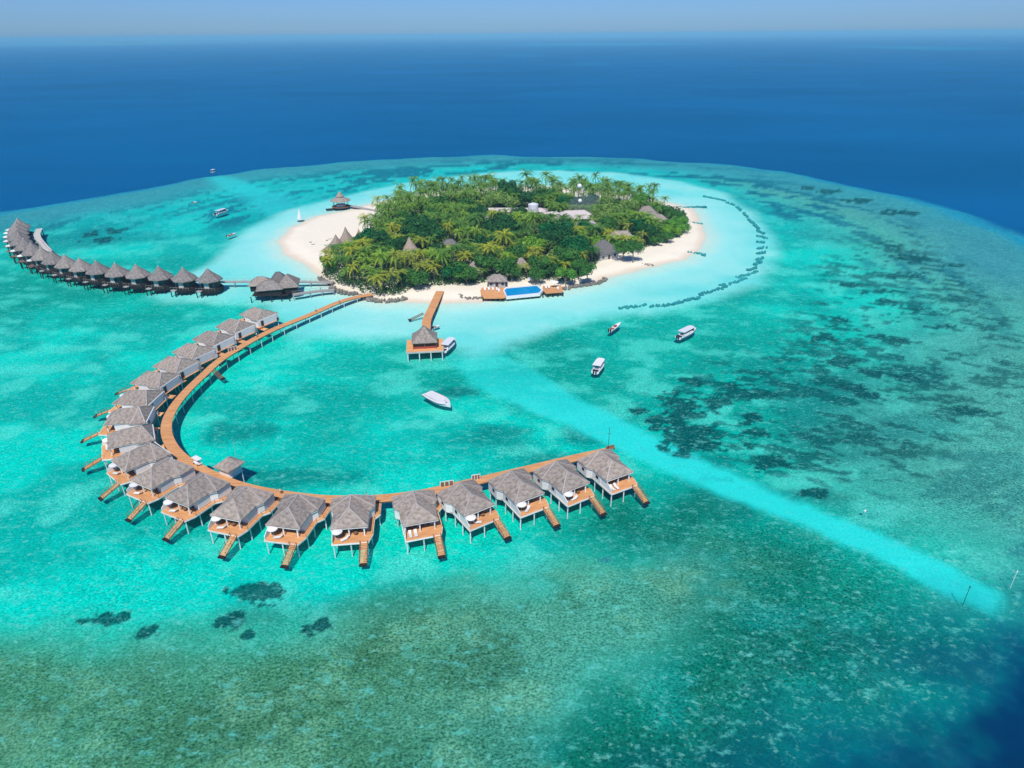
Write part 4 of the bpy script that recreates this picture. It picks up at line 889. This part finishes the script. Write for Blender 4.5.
WOODS = P([(324,277),(340,285.5),(352,290),(372,296),(386,298),(402,296),(418,288),(452,288),(476,286),(500,283),(545,281),(566,284),(580,280),(588,272),(600,262),(618,256),(640,251),(658,246),(680,238),
           (688,228),(684,216),(668,210),(640,206),(610,203),(590,202),(550,200),(508,198),(460,200),(430,203),(405,208),(388,217),(376,229),(368,242),(358,252),(340,262),(326,268)])
def inside(poly, x, y): return float(sdf(poly, np.array([x]), np.array([y]))[0])
# broad trees: px,py of the crown centre, crown radius (m), tone, label
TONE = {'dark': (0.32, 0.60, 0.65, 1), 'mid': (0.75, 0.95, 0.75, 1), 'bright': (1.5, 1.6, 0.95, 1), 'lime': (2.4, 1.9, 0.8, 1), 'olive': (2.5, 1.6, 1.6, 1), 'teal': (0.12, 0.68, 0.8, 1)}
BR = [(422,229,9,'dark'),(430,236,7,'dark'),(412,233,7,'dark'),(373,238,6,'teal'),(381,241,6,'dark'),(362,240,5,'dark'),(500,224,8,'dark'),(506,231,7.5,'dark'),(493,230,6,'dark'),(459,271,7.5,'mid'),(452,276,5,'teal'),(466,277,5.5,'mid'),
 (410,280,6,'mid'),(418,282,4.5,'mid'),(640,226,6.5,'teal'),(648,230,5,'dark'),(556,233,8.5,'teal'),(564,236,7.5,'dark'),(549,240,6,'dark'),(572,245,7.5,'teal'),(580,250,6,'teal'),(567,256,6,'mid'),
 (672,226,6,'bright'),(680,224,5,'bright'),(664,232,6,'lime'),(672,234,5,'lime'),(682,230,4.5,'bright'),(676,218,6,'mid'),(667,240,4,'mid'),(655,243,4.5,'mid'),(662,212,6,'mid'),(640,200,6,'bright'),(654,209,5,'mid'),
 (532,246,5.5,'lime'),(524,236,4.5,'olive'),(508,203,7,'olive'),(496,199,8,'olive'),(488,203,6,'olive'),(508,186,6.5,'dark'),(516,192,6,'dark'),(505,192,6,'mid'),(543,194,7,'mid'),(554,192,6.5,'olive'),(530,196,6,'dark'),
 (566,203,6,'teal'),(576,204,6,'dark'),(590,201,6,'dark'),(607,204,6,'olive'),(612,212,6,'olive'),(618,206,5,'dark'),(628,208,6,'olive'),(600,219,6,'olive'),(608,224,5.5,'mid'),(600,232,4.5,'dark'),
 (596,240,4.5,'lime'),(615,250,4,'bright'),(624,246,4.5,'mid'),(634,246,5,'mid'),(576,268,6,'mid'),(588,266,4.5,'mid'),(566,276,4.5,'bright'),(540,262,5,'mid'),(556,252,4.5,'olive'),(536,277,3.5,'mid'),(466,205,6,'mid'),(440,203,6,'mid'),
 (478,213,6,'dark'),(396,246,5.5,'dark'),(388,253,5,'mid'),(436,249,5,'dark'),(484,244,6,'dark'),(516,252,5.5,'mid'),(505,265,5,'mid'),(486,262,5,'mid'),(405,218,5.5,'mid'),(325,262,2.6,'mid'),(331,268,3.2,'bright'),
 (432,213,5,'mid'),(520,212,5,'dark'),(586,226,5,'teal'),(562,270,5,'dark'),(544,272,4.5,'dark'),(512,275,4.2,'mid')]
def crown_np(rn, nb=16, ncard=1500):
    blobs = []
    for i in range(nb):
        a = rn.uniform(0, 2*PI); r_ = math.sqrt(rn.random())*0.66; zz = rn.uniform(-0.12, 0.52)*(1-0.6*r_); blobs.append((r_*math.cos(a), r_*math.sin(a), zz, rn.uniform(0.26, 0.44)))
    V_ = []; F_ = []
    for i in range(ncard):
        bx, by, bz, br = blobs[rn.randrange(nb)]; u = rn.uniform(-0.45, 1); a = rn.uniform(0, 2*PI); s = math.sqrt(1-u*u); rr_ = br*rn.uniform(0.82, 1.08)
        nrm = Vector((s*math.cos(a), s*math.sin(a), u)); c = Vector((bx, by, bz))+nrm*rr_; nn = (nrm+Vector((rn.uniform(-0.7, 0.7), rn.uniform(-0.7, 0.7), rn.uniform(-0.4, 0.7)))).normalized()
        x_ = nn.orthogonal().normalized(); x_.rotate(Matrix.Rotation(rn.uniform(0, 6.28), 3, nn)); y_ = nn.cross(x_); h_ = rn.uniform(0.05, 0.095)
        n0 = len(V_); V_ += [tuple(c-x_*h_), tuple(c-y_*h_*0.6), tuple(c+x_*h_), tuple(c+y_*h_*0.6)]; F_.append((n0, n0+1, n0+2, n0+3))
    return np.array(V_), np.array(F_), blobs
trees = []
for k in range(5):
    rn = random.Random(300+k); cv, cf, bl = crown_np(rn, 15+k, 1900); o = thing('broadleaf_tree', '', 'tree')
    H0 = 1.25; mb = MB().tube((0,0,-0.1),(0.02,0.0,0.75),0.06,0.04,8)
    for bx, by, bz, br in bl[:7]: mb.tube((0.02,0,0.7),(bx*0.8, by*0.8, H0+bz*0.8),0.028,0.01,6)
    mb.build('trunk', M['bark'], o); cr = np_mesh('crown', cv+np.array([0, 0, H0]), cf, M['leaf'], o); trees.append(o)
    # dense inner mass so the far side does not show through
tused = set(); TREES = []
def nm_zone(px_, py_):
    h = 'left' if px_ < 420 else 'left centre' if px_ < 500 else 'right centre' if px_ < 590 else 'right'
    v = 'back' if py_ < 212 else 'middle' if py_ < 250 else 'front'
    return v, h
cnt = {}
TN = {'dark': 'dark green', 'mid': 'mid green', 'bright': 'bright green', 'lime': 'yellow green', 'olive': 'olive brown', 'teal': 'deep blue green'}
for i, (a, b, r_, tone) in enumerate(BR):
    bush = a > 650 or a < 335; low = b > 266 and not bush; zc = 2.8 if bush else 4.6 if low else (7.6+r_*0.3 if r_ > 4 else 3); zc += 2.5 if b <= 197 else 0; r_ *= 1.12; p = at(a, b, zc); pr = trees[i % 5]
    o = pr if pr.name not in tused else copy_tree(pr); tused.add(pr.name)
    hh = (zc-1.0)/1.3; o.location = (p.x, p.y, max(ground_z(p.x, p.y), 0.6)-(2.6 if bush else 1.6 if low else 0)); o.scale = (r_, r_, 4.2 if bush else 4.9 if low else min(r_, max(hh, r_*0.8)))
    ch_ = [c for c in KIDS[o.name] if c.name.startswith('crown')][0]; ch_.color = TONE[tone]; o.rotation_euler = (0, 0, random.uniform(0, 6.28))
    v, h = nm_zone(a, b); key = (tone, v, h); cnt[key] = cnt.get(key, 0)+1; TREES.append((o, key, cnt[key], tone)); TREEF = None
    FOOT.append((p.x, p.y, r_*0.62))
for o, key, k, tone in TREES:
    tone_, v, h = key; tot = cnt[key]
    tag(o, ('%s round crowned tree' % TN[tone_]) + (', %s from the left,' % ORD[k-1] if tot > 1 else '') + ' in the %s %s of the island woods' % (v, h), 'tree', 'broad trees of the island woods')
# order within a zone follows the picture from left to right
bykey = {}
for (o, key, k, tone), br in zip(TREES, BR): bykey.setdefault(key, []).append((br[0], o))
for key, lst in bykey.items():
    lst.sort(key=lambda q: q[0])
    for k, (x_, o) in enumerate(lst):
        tone_, v, h = key
        o['label'] = ('%s round tree' % TN[tone_]) + (', %s from left,' % ORD[k] if len(lst) > 1 else ',') + ' %s %s of the island woods' % (v, h)

pts = []; cell = {}
SP = 4.35
xs = [p[0] for p in WOODS]; ys = [p[1] for p in WOODS]
cand = np.stack([rng.uniform(min(xs), max(xs), 30000), rng.uniform(min(ys), max(ys), 30000)], 1); dW = sdf(WOODS, cand[:, 0], cand[:, 1]); cand = cand[dW > 0.3]
FA = np.array(FOOT)
for x_, y_ in cand:
    if ((FA[:, 0]-x_)**2+(FA[:, 1]-y_)**2 < FA[:, 2]**2).any(): continue
    g_ = (int(x_//SP), int(y_//SP)); ok = True
    for i in (-1, 0, 1):
        for j in (-1, 0, 1):
            for (u, v) in cell.get((g_[0]+i, g_[1]+j), []):
                if (u-x_)**2+(v-y_)**2 < SP*SP: ok = False
    if ok: cell.setdefault(g_, []).append((x_, y_)); pts.append((x_, y_))
special = [(594.5, 200, 15.5, 'single tall palm standing clear above the back of the woods'), (444, 203, 14.5, 'tall palm topping the back left skyline of the woods'), (429, 205, 13, 'palm just left of the tallest one on the back left skyline'),
           (460, 203, 13, 'palm with a round dark crown right of the tallest on the back left skyline'), (525, 199, 15, 'slim tall palm at the back centre skyline'), (616, 207, 14, 'tall palm at the back right skyline'), (652, 207, 13, 'palm at the back right near the beach tip'),
           (366, 238, 10.5, 'yellowish palm leaning over the white beach on the left'), (378, 219, 12, 'palm at the upper left edge of the woods by the pier'), (605, 249, 8, 'bright yellow green palm over the restaurant roof'), (638, 255, 7, 'pale brown young palm at the tree line of the right beach')]
pts = [p for p in pts if all((Vector(p)-at(a, b, 1.2).xy).length > 3 for a, b, *_ in special)]
pts.sort(key=lambda p: math.hypot(p[0], p[1]))
print('palms', len(pts))
pus = set()
def put_palm(k, x_, y_, ht, tone, label, group):
    o, cr, *_ , lean, h0 = palms[k]
    if o.name in pus: o = copy_tree(o)
    pus.add(palms[k][0].name); s = ht/h0; wsc = 0.72+0.5*random.random()
    o.location = (x_, y_, max(ground_z(x_, y_), 0.5)); o.rotation_euler = (0, 0, random.uniform(0, 6.28)); o.scale = (wsc, wsc, s)
    ch = [c for c in KIDS[o.name] if c.name.startswith('crown')][0]; ch.color = tone
    tag(o, label, 'palm tree', group); return o
PT = {'yellow green': (1.9, 1.3, 0.75, 1), 'bright green': (1.2, 1.25, 0.8, 1), 'dark green': (0.42, 0.66, 0.75, 1), 'olive': (1.6, 1.15, 1.1, 1), 'mid green': (0.75, 0.92, 0.8, 1)}
def w2px(x_, y_, z_):
    q_ = cam.matrix_world.inverted() @ Vector((x_, y_, z_)); return 512+FPX*q_.x/-q_.z, 384-FPX*q_.y/-q_.z
bpy.context.view_layer.update()
NI = 300-len(special)
def tone_at(x_, y_):
    n_ = float(fbm(np.array([x_/22]), np.array([y_/22]), 3, 30)[0])+random.uniform(-0.22, 0.22)
    n_ += 0.10 if (y_ < 335 and x_ < 10) else 0.0
    return 'dark green' if n_ < 0.40 else 'mid green' if n_ < 0.5 else 'bright green' if n_ < 0.6 else 'yellow green' if n_ < 0.72 else 'olive'
for i, (a, b, ht, lab) in enumerate(special):
    p = at(a, b, 1.2); put_palm(i % 5, p.x, p.y, ht, PT['dark green' if b < 208 and i < 7 else 'yellow green' if i != 10 else 'olive'], lab, None)
VIS = []
for o_ in C.objects:
    if o_.parent is None and o_.get('category') in ('building', 'pavilion', 'tent', 'water tank') and o_.location.y > 260 and o_.location.z > 0.5:
        zz = [ (v.co.z) for c_ in KIDS.get(o_.name, []) if c_.name.startswith(('roof', 'canopy', 'tank')) for v in c_.data.vertices]
        xs_ = [ v.co.x for c_ in KIDS.get(o_.name, []) if c_.name.startswith(('roof', 'canopy', 'tank')) for v in c_.data.vertices]
        VIS.append((o_.location.x, o_.location.y, max(map(abs, xs_))*0.85, o_.location.z+min(zz)*0.75+max(zz)*0.25))
for (a, b, r_, tone) in BR:
    if r_ >= 5 and a < 650: p = at(a, b, 7.6+r_*0.3); VIS.append((p.x, p.y, r_*0.8, 7.2+r_*0.2))
def room(x_, y_):
    m_ = 99
    for (vx, vy, hw, zv) in VIS:
        d_ = math.hypot(vx, vy)-math.hypot(x_, y_)
        if -2 < d_ < 45 and abs(x_*vy/max(y_, 1)-vx) < hw+2.5: m_ = min(m_, zv-0.6+(CH-zv)/math.hypot(vx, vy)*-d_*-1.0-1.6)
    return m_
restV = []; restF = []; nv = 0
for i, (x_, y_) in enumerate(pts):
    edge_d = inside(WOODS, x_, y_); ht = random.uniform(7.5, 14.5) if edge_d > 4 else random.uniform(6.0, 10.0)
    if y_ > 430: ht += random.choice((0, 0, 0.8, 2.0))
    ht = min(ht, room(x_, y_))
    if ht < 2.6: continue
    a_, b_ = w2px(x_, y_, 1)
    if a_ > 657 and b_ > 208 and random.random() < 0.85: continue
    tn = tone_at(x_, y_); a, b = w2px(x_, y_, 8)
    if i < NI:
        v, h = nm_zone(a, b); pos = 'edge' if edge_d < 5 else 'crowded interior'
        put_palm(random.randrange(5), x_, y_, ht, PT[tn], '%s coconut palm in the %s, %s %s of the island woods' % (tn, pos, v, h), '%s coconut palms, %s %s %s' % (tn, v, h, pos))
    else:
        k = random.randrange(5); cv, cf, lean, h0 = palms[k][2], palms[k][3], palms[k][4], palms[k][5]; a_ = random.uniform(0, 6.28); c_, s_ = math.cos(a_), math.sin(a_); wsc = 0.72+0.5*random.random()
        q = cv*np.array([wsc, wsc, ht/h0]); q = np.stack([q[:, 0]*c_-q[:, 1]*s_+x_, q[:, 0]*s_+q[:, 1]*c_+y_, q[:, 2]+1.1], 1); restV.append(q); restF.append(cf+nv); nv += len(q)
        tb = []; tm = MB().tube((x_, y_, 0.8), (x_+(lean[0]*c_-lean[1]*s_)*wsc, y_+(lean[0]*s_+lean[1]*c_)*wsc, ht+0.9), 0.2, 0.13, 5)
        tv = np.array(tm.v); tf = []
        for f in tm.f:
            for j in range(1, len(f)-1): tf.append((f[0], f[j], f[j+1]))
        restV.append(tv); restF.append(np.array(tf)+nv); nv += len(tv)
if restV:
    o = np_mesh('palm_grove', np.concatenate(restV), np.concatenate(restF), M['palm'], k=3); o.color = (0.8, 0.95, 0.8, 1)
    tag(o, 'mass of green coconut palms filling the back of the island woods', 'palm grove', kind='stuff')
# undergrowth
nb = 42000; cx = rng.uniform(min(xs), max(xs), nb*3); cy = rng.uniform(min(ys), max(ys), nb*3); dd = sdf(WOODS, cx, cy); k = (dd > -0.8); cx = cx[k][:nb*2]; cy = cy[k][:nb*2]; dd = dd[k][:nb*2]
hgt = 1.2+np.clip(fbm(cx/5, cy/5, 3, 40)*7.0-0.8, 0.4, 5.0)*rng.random(len(cx))**0.7*np.clip(0.7+dd/5, 0.7, 1)
nn = rng.normal(size=(len(cx), 3)); nn[:, 2] = np.abs(nn[:, 2])+0.4; nn /= np.linalg.norm(nn, axis=1)[:, None]
up = rng.normal(size=(len(cx), 3)); x_ = np.cross(nn, up); x_ /= np.linalg.norm(x_, axis=1)[:, None]; y_ = np.cross(nn, x_); sz = rng.uniform(0.3, 0.75, len(cx))[:, None]
c = np.stack([cx, cy, hgt], 1); V4 = np.stack([c-x_*sz, c-y_*sz*0.6, c+x_*sz, c+y_*sz*0.6], 1).reshape(-1, 3); F4 = np.arange(len(V4)).reshape(-1, 4)
o = np_mesh('undergrowth', V4, F4, M['leaf']); o.color = (0.36, 0.52, 0.5, 1); tag(o, 'dense low green undergrowth between the trunks of the island woods', 'undergrowth', kind='stuff')

# ------------------------------------------------------------------ smoke over the buildings
sm_, t, out = newmat('smoke'); pv = t.nodes.new('ShaderNodeVolumePrincipled'); pv.inputs['Color'].default_value = (0.85, 0.93, 1, 1); pv.inputs['Density'].default_value = 0.018; t.links.new(pv.outputs[0], out.inputs['Volume'])
p = at(584, 206, 12); mb = MB()
bm = bmesh.new(); bmesh.ops.create_icosphere(bm, subdivisions=3, radius=1); 
mb.add([(p.x+v.co.x*10, p.y+v.co.y*8, 13+v.co.z*6.0+0.25*v.co.x*4) for v in bm.verts], [tuple(v.index for v in f.verts) for f in bm.faces]); bm.free()
o = mb.build('smoke', sm_, None, True); tag(o, 'thin bluish smoke drifting over the roofs at the back of the woods', 'smoke', kind='stuff')

# ------------------------------------------------------------------ people on the walkways
def make_person():
    o = thing('person', '', 'person'); 
    js = [((0,0,0.95),0.15),((0,0,1.2),0.14),((0,0,1.42),0.12),((0,0,1.52),0.06),((0,0.01,1.66),0.105),
          ((0.19,0,1.4),0.06),((0.27,0.02,1.12),0.045),((0.28,0.08,0.86),0.035),((-0.19,0,1.4),0.06),((-0.27,0.0,1.12),0.045),((-0.27,-0.06,0.86),0.035),
          ((0.1,0,0.88),0.095),((0.11,0.12,0.48),0.06),((0.11,0.10,0.06),0.045),((-0.1,0,0.88),0.095),((-0.11,-0.05,0.48),0.06),((-0.11,-0.16,0.08),0.045),((0.11,0.24,0.03),0.035),((-0.11,-0.03,0.03),0.035)]
    ed = [(0,1),(1,2),(2,3),(3,4),(2,5),(5,6),(6,7),(2,8),(8,9),(9,10),(0,11),(11,12),(12,13),(0,14),(14,15),(15,16),(13,17),(16,18)]
    me = bpy.data.meshes.new('body'); me.from_pydata([j[0] for j in js], ed, []); b = bpy.data.objects.new('body', me); link(b, o)
    s = b.modifiers.new('skin', 'SKIN'); b.modifiers.new('sub', 'SUBSURF').levels = 1
    for v, j in zip(me.skin_vertices[0].data, js): v.radius = (j[1], j[1])
    me.skin_vertices[0].data[0].use_root = True; me.materials.append(M['skin'])
    MB().tube((0,0,0.93),(0,0,1.2),0.185,0.175,10).tube((0,0,1.2),(0,0,1.47),0.18,0.14,10).build('shirt', M['canvas'], o)
    mb = MB().tube((0.1,0,0.97),(0.11,0.1,0.5),0.125,0.095,8).tube((-0.1,0,0.97),(-0.11,-0.04,0.5),0.125,0.095,8); mb.build('shorts', M['cloth'], o)
    MB().tube((0,-0.01,1.68),(0,-0.01,1.79),0.115,0.06,10).build('hair', M['dark'], o)
    return o
pe = make_person()
for a, b, z0, lab in [(339.6,303.2,2.0,'person in a pale shirt walking the boardwalk nearest the island'),(316,311.8,2.0,'person in dark shorts walking between the first villa and the island'),(320.5,290,1.8,'person standing on the spa walkway'),
                      (257,337,2.0,'person beside the second villa from the island end'),(281,494,2.0,'person on the boardwalk behind the seventh villa from the right end'),(367,498.5,2.0,'person on the boardwalk behind the sixth villa from the right end')]:
    p = at(a, b, z0); place(pe, (p.x, p.y, z0), random.uniform(0, 6), lab, 'people on the walkways', 1.05)

# ------------------------------------------------------------------ islets on the horizon
def islet(px_, py_, wpx, lab):
    p = at(px_, py_, 0); q = at(px_+wpx/2, py_, 0); r_ = (q-p).length; o = thing('distant_island', lab, 'island', (p.x, p.y, 0)); n = 40
    MB().prism([(r_*math.cos(2*PI*i/n)*(1+0.12*math.sin(3*i)), r_*0.5*math.sin(2*PI*i/n)) for i in range(n)], -1, 2.0).build('sand_bar', M['canvas'], o)
    nn_ = 3000; a = rng.uniform(0, 2*PI, nn_); q_ = np.sqrt(rng.random(nn_)); c = np.stack([r_*0.72*q_*np.cos(a)-r_*0.1, r_*0.36*q_*np.sin(a), 3+11*rng.random(nn_)*(1-q_**3)+2], 1); s = r_*0.025
    d1 = rng.normal(size=(nn_, 3))*s; d2 = rng.normal(size=(nn_, 3))*s; d1[:, 2] *= 4/s; d2[:, 2] *= 4/s
    V4 = np.stack([c-d1, c-d2, c+d1, c+d2], 1).reshape(-1, 3); V4[:, 2] = np.clip(V4[:, 2], 2.2, 18); np_mesh('woods', V4, np.arange(len(V4)).reshape(-1, 4), M['leaf'], o)
islet(128, 43.0, 34, 'low wooded islet with a pale sand bar on the left horizon')
islet(84, 42.3, 22, 'fainter low islet left of the pale sand bar on the horizon')
